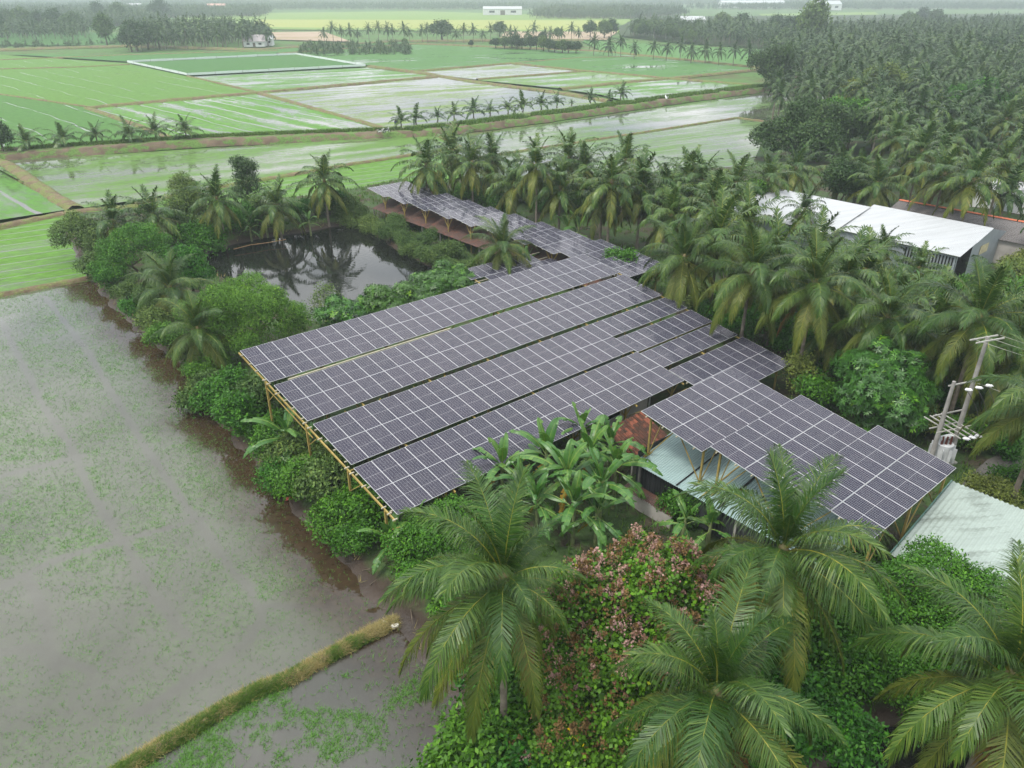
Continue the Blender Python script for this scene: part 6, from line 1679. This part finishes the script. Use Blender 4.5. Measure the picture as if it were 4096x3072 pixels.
# yard track beside the front canopy
sheet('yard_track', 'grey gravel track beside the front canopy section', 'path', [tuple(ground_point(x, y, 0.6))[:2] for x, y in [(2020, 1120), (2075, 1050), (2130, 1000), (2212, 960), (2300, 960), (2300, 1010), (2160, 1040), (2075, 1110), (2000, 1180)]], 0.82, M_track)
b = MB()
for k in range(6):
    a, c = RNG.uniform(-0.8, 0.8, 2); b.bar((a, c, 0.05), (a + RNG.uniform(-0.6, 0.6), c + RNG.uniform(-0.6, 0.6), 0.5 + 0.5 * RNG.random()), 0.035)
g = ground_point(1955, 1165, 0.6)
tag(obj('scrap_frame', b.mesh('scrap_frame', M_galv), None, (g.x, g.y, 0.7)), 'bent scrap steel frame between the block wall and the pale green roof', 'scrap')

# bag and tray left in the gap between the first two rows
def bag(px, z, sc, label, rz=0.0, mat=None):
    r = np.random.default_rng(int(px[0])); b = MB(); b.ball((0, 0, 0), (0.55, 0.20, 0.10), 0, 12, 8)
    b.v[0] += r.normal(0, 0.014, b.v[0].shape)
    g = ground_point(px[0], px[1], z)
    return tag(obj('sack', b.mesh('sack', mat or plain('white_sack', (0.55, 0.56, 0.55), 0.7), True), None, tuple(g), (-0.13, 0, rz), sc), label, 'sack')
bag((1201, 644), 5.32, 1.0, 'grey white sack lying in the gap between the first two panel rows', PHI)
trp = ground_point(1310, 600, 5.3)
b = MB(); b.box((0, 0, 0), (1.1, 0.18, 0.05)); b.box((0, 0.07, 0.05), (1.1, 0.02, 0.06)); b.box((0, -0.07, 0.05), (1.1, 0.02, 0.06))
tag(obj('cable_tray', b.mesh('cable_tray', M_galv), None, tuple(trp), (0, 0, PHI)), 'short metal cable tray at the right end of the first gap', 'cable tray')

# litter on the banks
M_rag = plain('pale_rag', (0.60, 0.58, 0.50), 0.85)
LIT = [(583, 1008, 'white rag on the left bank below the banana plant'), (626, 1045, 'cream rag hanging low on the left bank'), (415, 573 + 130, 'white scrap beside the low leaning palm'), (852, 1345, 'white plastic scrap at the corner of the near bund'), (832, 1340, 'pale stone at the end of the near bund'), (622, 1106 - 35, 'red plastic scrap at the waterline')]
for k, (x, y, lab) in enumerate(LIT):
    g = ground_point(x, y, 0.3); g.z = max(0.05, land_height(g.x, g.y)) + 0.06
    r = np.random.default_rng(k); b = MB(); b.ball((0, 0, 0), (0.22, 0.13, 0.08), 0, 9, 6); b.v[0] += r.normal(0, 0.03, b.v[0].shape)
    tag(obj('litter', b.mesh('litter', M_rag if k != 5 else plain('red_plastic', (0.4, 0.08, 0.06), 0.5)), None, tuple(g), (0, 0, k * 1.3)), lab, 'litter')
for k in range(9):
    x, y = BANK[5 + k // 2]; g = ground_point(x + prng.uniform(10, 60), y + prng.uniform(-30, 15), 0.3); zz = max(0.03, land_height(g.x, g.y)) + 0.05
    b = MB(); L = prng.uniform(0.6, 1.5); b.tube([(0, 0, 0), (L * 0.5, 0.05, 0.07), (L, 0.1 * (k % 3 - 1), 0.02)], [0.03, 0.025, 0.012], 5)
    tag(obj('fallen_branch', b.mesh('fallen_branch', M_wood), None, (g.x, g.y, zz), (0, 0, prng.uniform(0, 6))), 'thin fallen branch on the muddy left bank', 'branch', 'fallen branches on the left bank')
b = MB(); L = 6.0
b.tube([(0, 0, 0), (2, 0.2, 0.1), (4, 0.1, 0.05), (L, -0.2, 0.15)], [0.05, 0.05, 0.04, 0.03], 6)
g = ground_point(505, 540, 0.3)
tag(obj('fallen_frond', b.mesh('fallen_frond', plain('dry_midrib', (0.28, 0.17, 0.08), 0.8)), None, (g.x, g.y, 0.4), (0, 0, 0.6)), 'long dry frond midrib lying on the far pond edge', 'branch')

# ------------------------------------------------------------------ net fence, posts, houses and people far out
net_m, nt, out = new_mat('white_net')
p_ = bsdf(nt, (0.70, 0.76, 0.74), 0.8, 0.2); t_ = nt.nodes.new('ShaderNodeBsdfTransparent'); mx = nt.nodes.new('ShaderNodeMixShader'); mx.inputs[0].default_value = 0.35
nt.links.new(p_, mx.inputs[1]); nt.links.new(t_.outputs[0], mx.inputs[2]); finish(net_m, nt, out, mx.outputs[0])
NETC = pts([(275, 135), (640, 118), (790, 143), (405, 163)], 0.0)
net = thing('net_fence', 'low white net fence round the green rice field', 'fence', tuple(NETC[0]))
for k in range(4):
    a, c = NETC[k] - NETC[0], NETC[(k + 1) % 4] - NETC[0]
    n = max(3, int((c - a).length / 9))
    for j in range(n):
        q0, q1 = a.lerp(c, j / n), a.lerp(c, (j + 1) / n)
        beam(net, 'post', (q0.x, q0.y, -0.2), (q0.x, q0.y, 1.0), 0.08, None, M_wood)
        beam(net, 'net_panel', (q0.x, q0.y, 0.45), (q1.x, q1.y, 0.45), 0.02, 0.75 + 0.12 * (j % 2), net_m)
for k, (x, y) in enumerate([(1778, 197), (1806, 198), (1824, 199), (1847, 201), (1875, 203), (1904, 205), (1755, 195)]):
    g = ground_point(x - 10, y + 0, 0.3); b = MB(); b.box((0, 0, 1.0), (0.16, 0.16, 2.6)); b.box((0, 0, 2.33), (0.20, 0.20, 0.08))
    tag(obj('fence_post', b.mesh('fence_post', M_concrete), None, (g.x, g.y, 0.2)), 'pale concrete fence post at the grove edge beyond the flooded field', 'fence post', 'concrete posts at the grove edge')

def far_house(px, w, d, h, rz, label, roofm, zb=0.2, rh=1.6):
    g = ground_point(px[0], px[1], zb)
    root = thing('house', label, 'house', g, rz)
    b = MB(); b.box((0, 0, h / 2), (w, d, h)); obj('wall', b.mesh('wall', M_wallw), root)
    b = MB(); o = 0.5
    b.add([(-w / 2 - o, -d / 2 - o, h), (w / 2 + o, -d / 2 - o, h), (w / 2 + o, 0, h + rh), (-w / 2 - o, 0, h + rh), (-w / 2 - o, d / 2 + o, h), (w / 2 + o, d / 2 + o, h)], [[0, 1, 2, 3], [3, 2, 5, 4]])
    b.add([(-w / 2, -d / 2, h), (-w / 2, 0, h + rh - 0.1), (-w / 2, d / 2, h)], [[0, 1, 2]]); b.add([(w / 2, -d / 2, h), (w / 2, 0, h + rh - 0.1), (w / 2, d / 2, h)], [[2, 1, 0]])
    obj('roof', b.mesh('roof', roofm), root)
    for x in (-w * 0.28, w * 0.28):
        b = MB(); b.box((x, -d / 2 - 0.03, h * 0.55), (w * 0.14, 0.05, h * 0.35)); obj('window', b.mesh('window', M_dark), root)
    b = MB(); b.box((0, -d / 2 - 0.03, h * 0.38), (w * 0.12, 0.05, h * 0.76)); obj('door', b.mesh('door', M_wood), root)
    return root
far_house((552, 100), 11, 8, 2.6, 0.15, 'white roofed house at the end of the far palm clump', plain('pale_roof', (0.30, 0.27, 0.27), 0.7), rh=3.2)
far_house((577, 98), 7, 6, 3.4, 0.1, 'small white annex right of the white roofed house', M_white)
far_house((1492, 66), 18, 9, 7.5, 0.1, 'long white roofed building inside the hazy grove', M_white, rh=2.5)
far_house((1622, 17), 120, 24, 9, 0.05, 'very long white factory roof near the horizon', M_white, rh=4)
far_house((1785, 22), 40, 22, 9, 0.1, 'white roofed hall near the horizon at right', M_white, rh=5)
far_house((470, 28), 24, 14, 8, 0.2, 'hazy white house with red roof edge far left', plain('faded_red_roof', (0.55, 0.33, 0.28), 0.7), rh=4)
far_house((293, 26), 20, 12, 8, 0.2, 'hazy white house at the far left wood edge', M_white, rh=4)
far_house((1085, 32), 50, 12, 7, 0.1, 'hazy long low house before the distant woods', M_white, rh=3)

# person standing by the first young palm, and two motorcycles parked on the track
gp = ground_point(855, 277, 0.95)
def skin_body(joints, edges, rad, mats, name):
    me = bpy.data.meshes.new(name); me.from_pydata(joints, edges, [])
    o = obj(name, me)
    md = o.modifiers.new('skin', 'SKIN'); sv = me.skin_vertices[0].data
    for i, r_ in enumerate(rad): sv[i].radius = (r_, r_)
    sv[0].use_root = True
    o.modifiers.new('sub', 'SUBSURF').levels = 1; o.modifiers['sub'].render_levels = 2
    for m in mats: me.materials.append(m)
    return o
m_cl, nt, out = new_mat('person_clothes')
sp_ = nt.nodes.new('ShaderNodeSeparateXYZ'); nt.links.new(obj_co(nt), sp_.inputs[0])
zc_ = sp_.outputs['Z']
c_ = mixc(nt, math_n(nt, 'GREATER_THAN', zc_, 0.92), (0.035, 0.035, 0.05), (0.06, 0.08, 0.16))
c_ = mixc(nt, math_n(nt, 'GREATER_THAN', zc_, 1.42), c_, (0.30, 0.19, 0.13))
finish(m_cl, nt, out, bsdf(nt, c_, 0.8))
person = thing('person', 'person in dark clothes standing beside the first young palm, one arm raised forward', 'person', tuple(gp), -0.4)
J = [(0, 0, 0.95), (0, 0, 1.2), (0, 0, 1.42), (0, 0, 1.50), (0, 0.01, 1.62), (0, 0.01, 1.72), (-0.19, 0, 1.38), (-0.24, 0.03, 1.1), (-0.24, 0.08, 0.86), (0.19, 0, 1.38), (0.30, 0.16, 1.20), (0.42, 0.36, 1.16), (-0.10, 0, 0.88), (-0.11, 0.02, 0.48), (-0.11, -0.02, 0.06), (-0.11, 0.12, 0.03), (0.10, 0, 0.88), (0.12, 0.03, 0.48), (0.13, 0.0, 0.06), (0.13, 0.14, 0.03)]
Ed = [(0, 1), (1, 2), (2, 3), (3, 4), (4, 5), (2, 6), (6, 7), (7, 8), (2, 9), (9, 10), (10, 11), (0, 12), (12, 13), (13, 14), (14, 15), (0, 16), (16, 17), (17, 18), (18, 19)]
Rr = [0.15, 0.14, 0.13, 0.06, 0.10, 0.07, 0.07, 0.05, 0.035, 0.07, 0.05, 0.035, 0.10, 0.07, 0.05, 0.04, 0.10, 0.07, 0.05, 0.04]
bd = skin_body(J, Ed, Rr, [m_cl], 'body'); bd.parent = person
b = MB(); b.ball((0, -0.01, 1.74), (0.115, 0.125, 0.085), 0, 10, 6); obj('hair', b.mesh('hair', M_cable, True), person)

M_tyre = plain('tyre_rubber', (0.015, 0.015, 0.016), 0.8); M_chrome = plain('bike_metal', (0.45, 0.45, 0.45), 0.35)
def motorcycle(pos, rz, paint, label):
    root = thing('motorcycle', label, 'motorcycle', tuple(pos), rz)
    for x in (-0.62, 0.62):
        b = MB(); a = np.linspace(0, 2 * np.pi, 17); b.tube([(x + 0.25 * math.cos(t), 0, 0.30 + 0.25 * math.sin(t)) for t in a], 0.05, 6, cap=False)
        w = obj('wheel', b.mesh('wheel', M_tyre, True), root)
        b = MB()
        for k in range(4): b.bar((x - 0.24 * math.cos(k * 0.785), 0, 0.3 - 0.24 * math.sin(k * 0.785)), (x + 0.24 * math.cos(k * 0.785), 0, 0.3 + 0.24 * math.sin(k * 0.785)), 0.02)
        obj('spokes', b.mesh('spokes', M_chrome), w)
    pm = plain('bike_paint', paint, 0.35)
    b = MB(); b.tube([(-0.62, 0, 0.32), (-0.25, 0, 0.38), (0.2, 0, 0.42), (0.42, 0, 0.75)], [0.06, 0.14, 0.13, 0.07], 8); obj('engine_body', b.mesh('engine_body', M_chrome, True), root)
    b = MB(); b.tube([(0.05, 0, 0.70), (0.3, 0, 0.74), (0.5, 0, 0.80)], [0.10, 0.13, 0.06], 8); b.tube([(-0.85, 0, 0.62), (-0.6, 0, 0.66), (-0.45, 0, 0.55)], [0.05, 0.08, 0.06], 6); obj('fairing', b.mesh('fairing', pm, True), root)
    b = MB(); b.tube([(-0.6, 0, 0.76), (-0.25, 0, 0.76), (0.05, 0, 0.72)], [0.06, 0.12, 0.09], 8); obj('seat', b.mesh('seat', M_tyre, True), root)
    b = MB(); b.tube([(0.62, 0.07, 0.3), (0.45, 0.06, 0.95)], 0.025, 6); b.tube([(0.62, -0.07, 0.3), (0.45, -0.06, 0.95)], 0.025, 6); obj('fork', b.mesh('fork', M_chrome), root)
    b = MB(); b.tube([(0.35, 0.33, 1.02), (0.45, 0.1, 0.98), (0.45, -0.1, 0.98), (0.35, -0.33, 1.02)], 0.02, 6); obj('handlebar', b.mesh('handlebar', M_chrome), root)
    b = MB(); b.ball((0.55, 0, 0.90), (0.08, 0.09, 0.09), 0, 8, 6); obj('headlight', b.mesh('headlight', M_porc, True), root)
    return root
motorcycle(ground_point(824, 288, 0.95), 0.3, (0.35, 0.33, 0.30), 'pale motorcycle parked on the track, left of two')
motorcycle(ground_point(835, 287, 0.95), 0.45, (0.05, 0.05, 0.06), 'dark motorcycle parked on the track, right of two near the person')
gs = ground_point(1440, 217, 0.8)
egr = thing('egret', 'white bird spreading its wings on the bank below the young palms', 'bird', tuple(gs), 0.4)
b = MB(); b.tube([(-0.35, 0, 0.45), (-0.1, 0, 0.5), (0.2, 0, 0.58), (0.36, 0, 0.82), (0.45, 0, 0.95), (0.58, 0, 0.93)], [0.03, 0.15, 0.10, 0.04, 0.045, 0.01], 8); obj('body', b.mesh('body', M_porc, True), egr)
for s_ in (-1, 1):
    b = MB(); b.add([(0.1, s_ * 0.08, 0.6), (-0.2, s_ * 0.08, 0.56), (-0.35, s_ * 0.45, 1.05), (-0.1, s_ * 0.75, 1.35), (0.1, s_ * 0.4, 0.95)], [[0, 1, 2, 3, 4]]); obj('wing', b.mesh('wing', M_porc), egr)
    b = MB(); b.tube([(0, s_ * 0.05, 0.45), (0, s_ * 0.05, 0.0)], 0.015, 5); obj('leg', b.mesh('leg', M_tyre), egr)
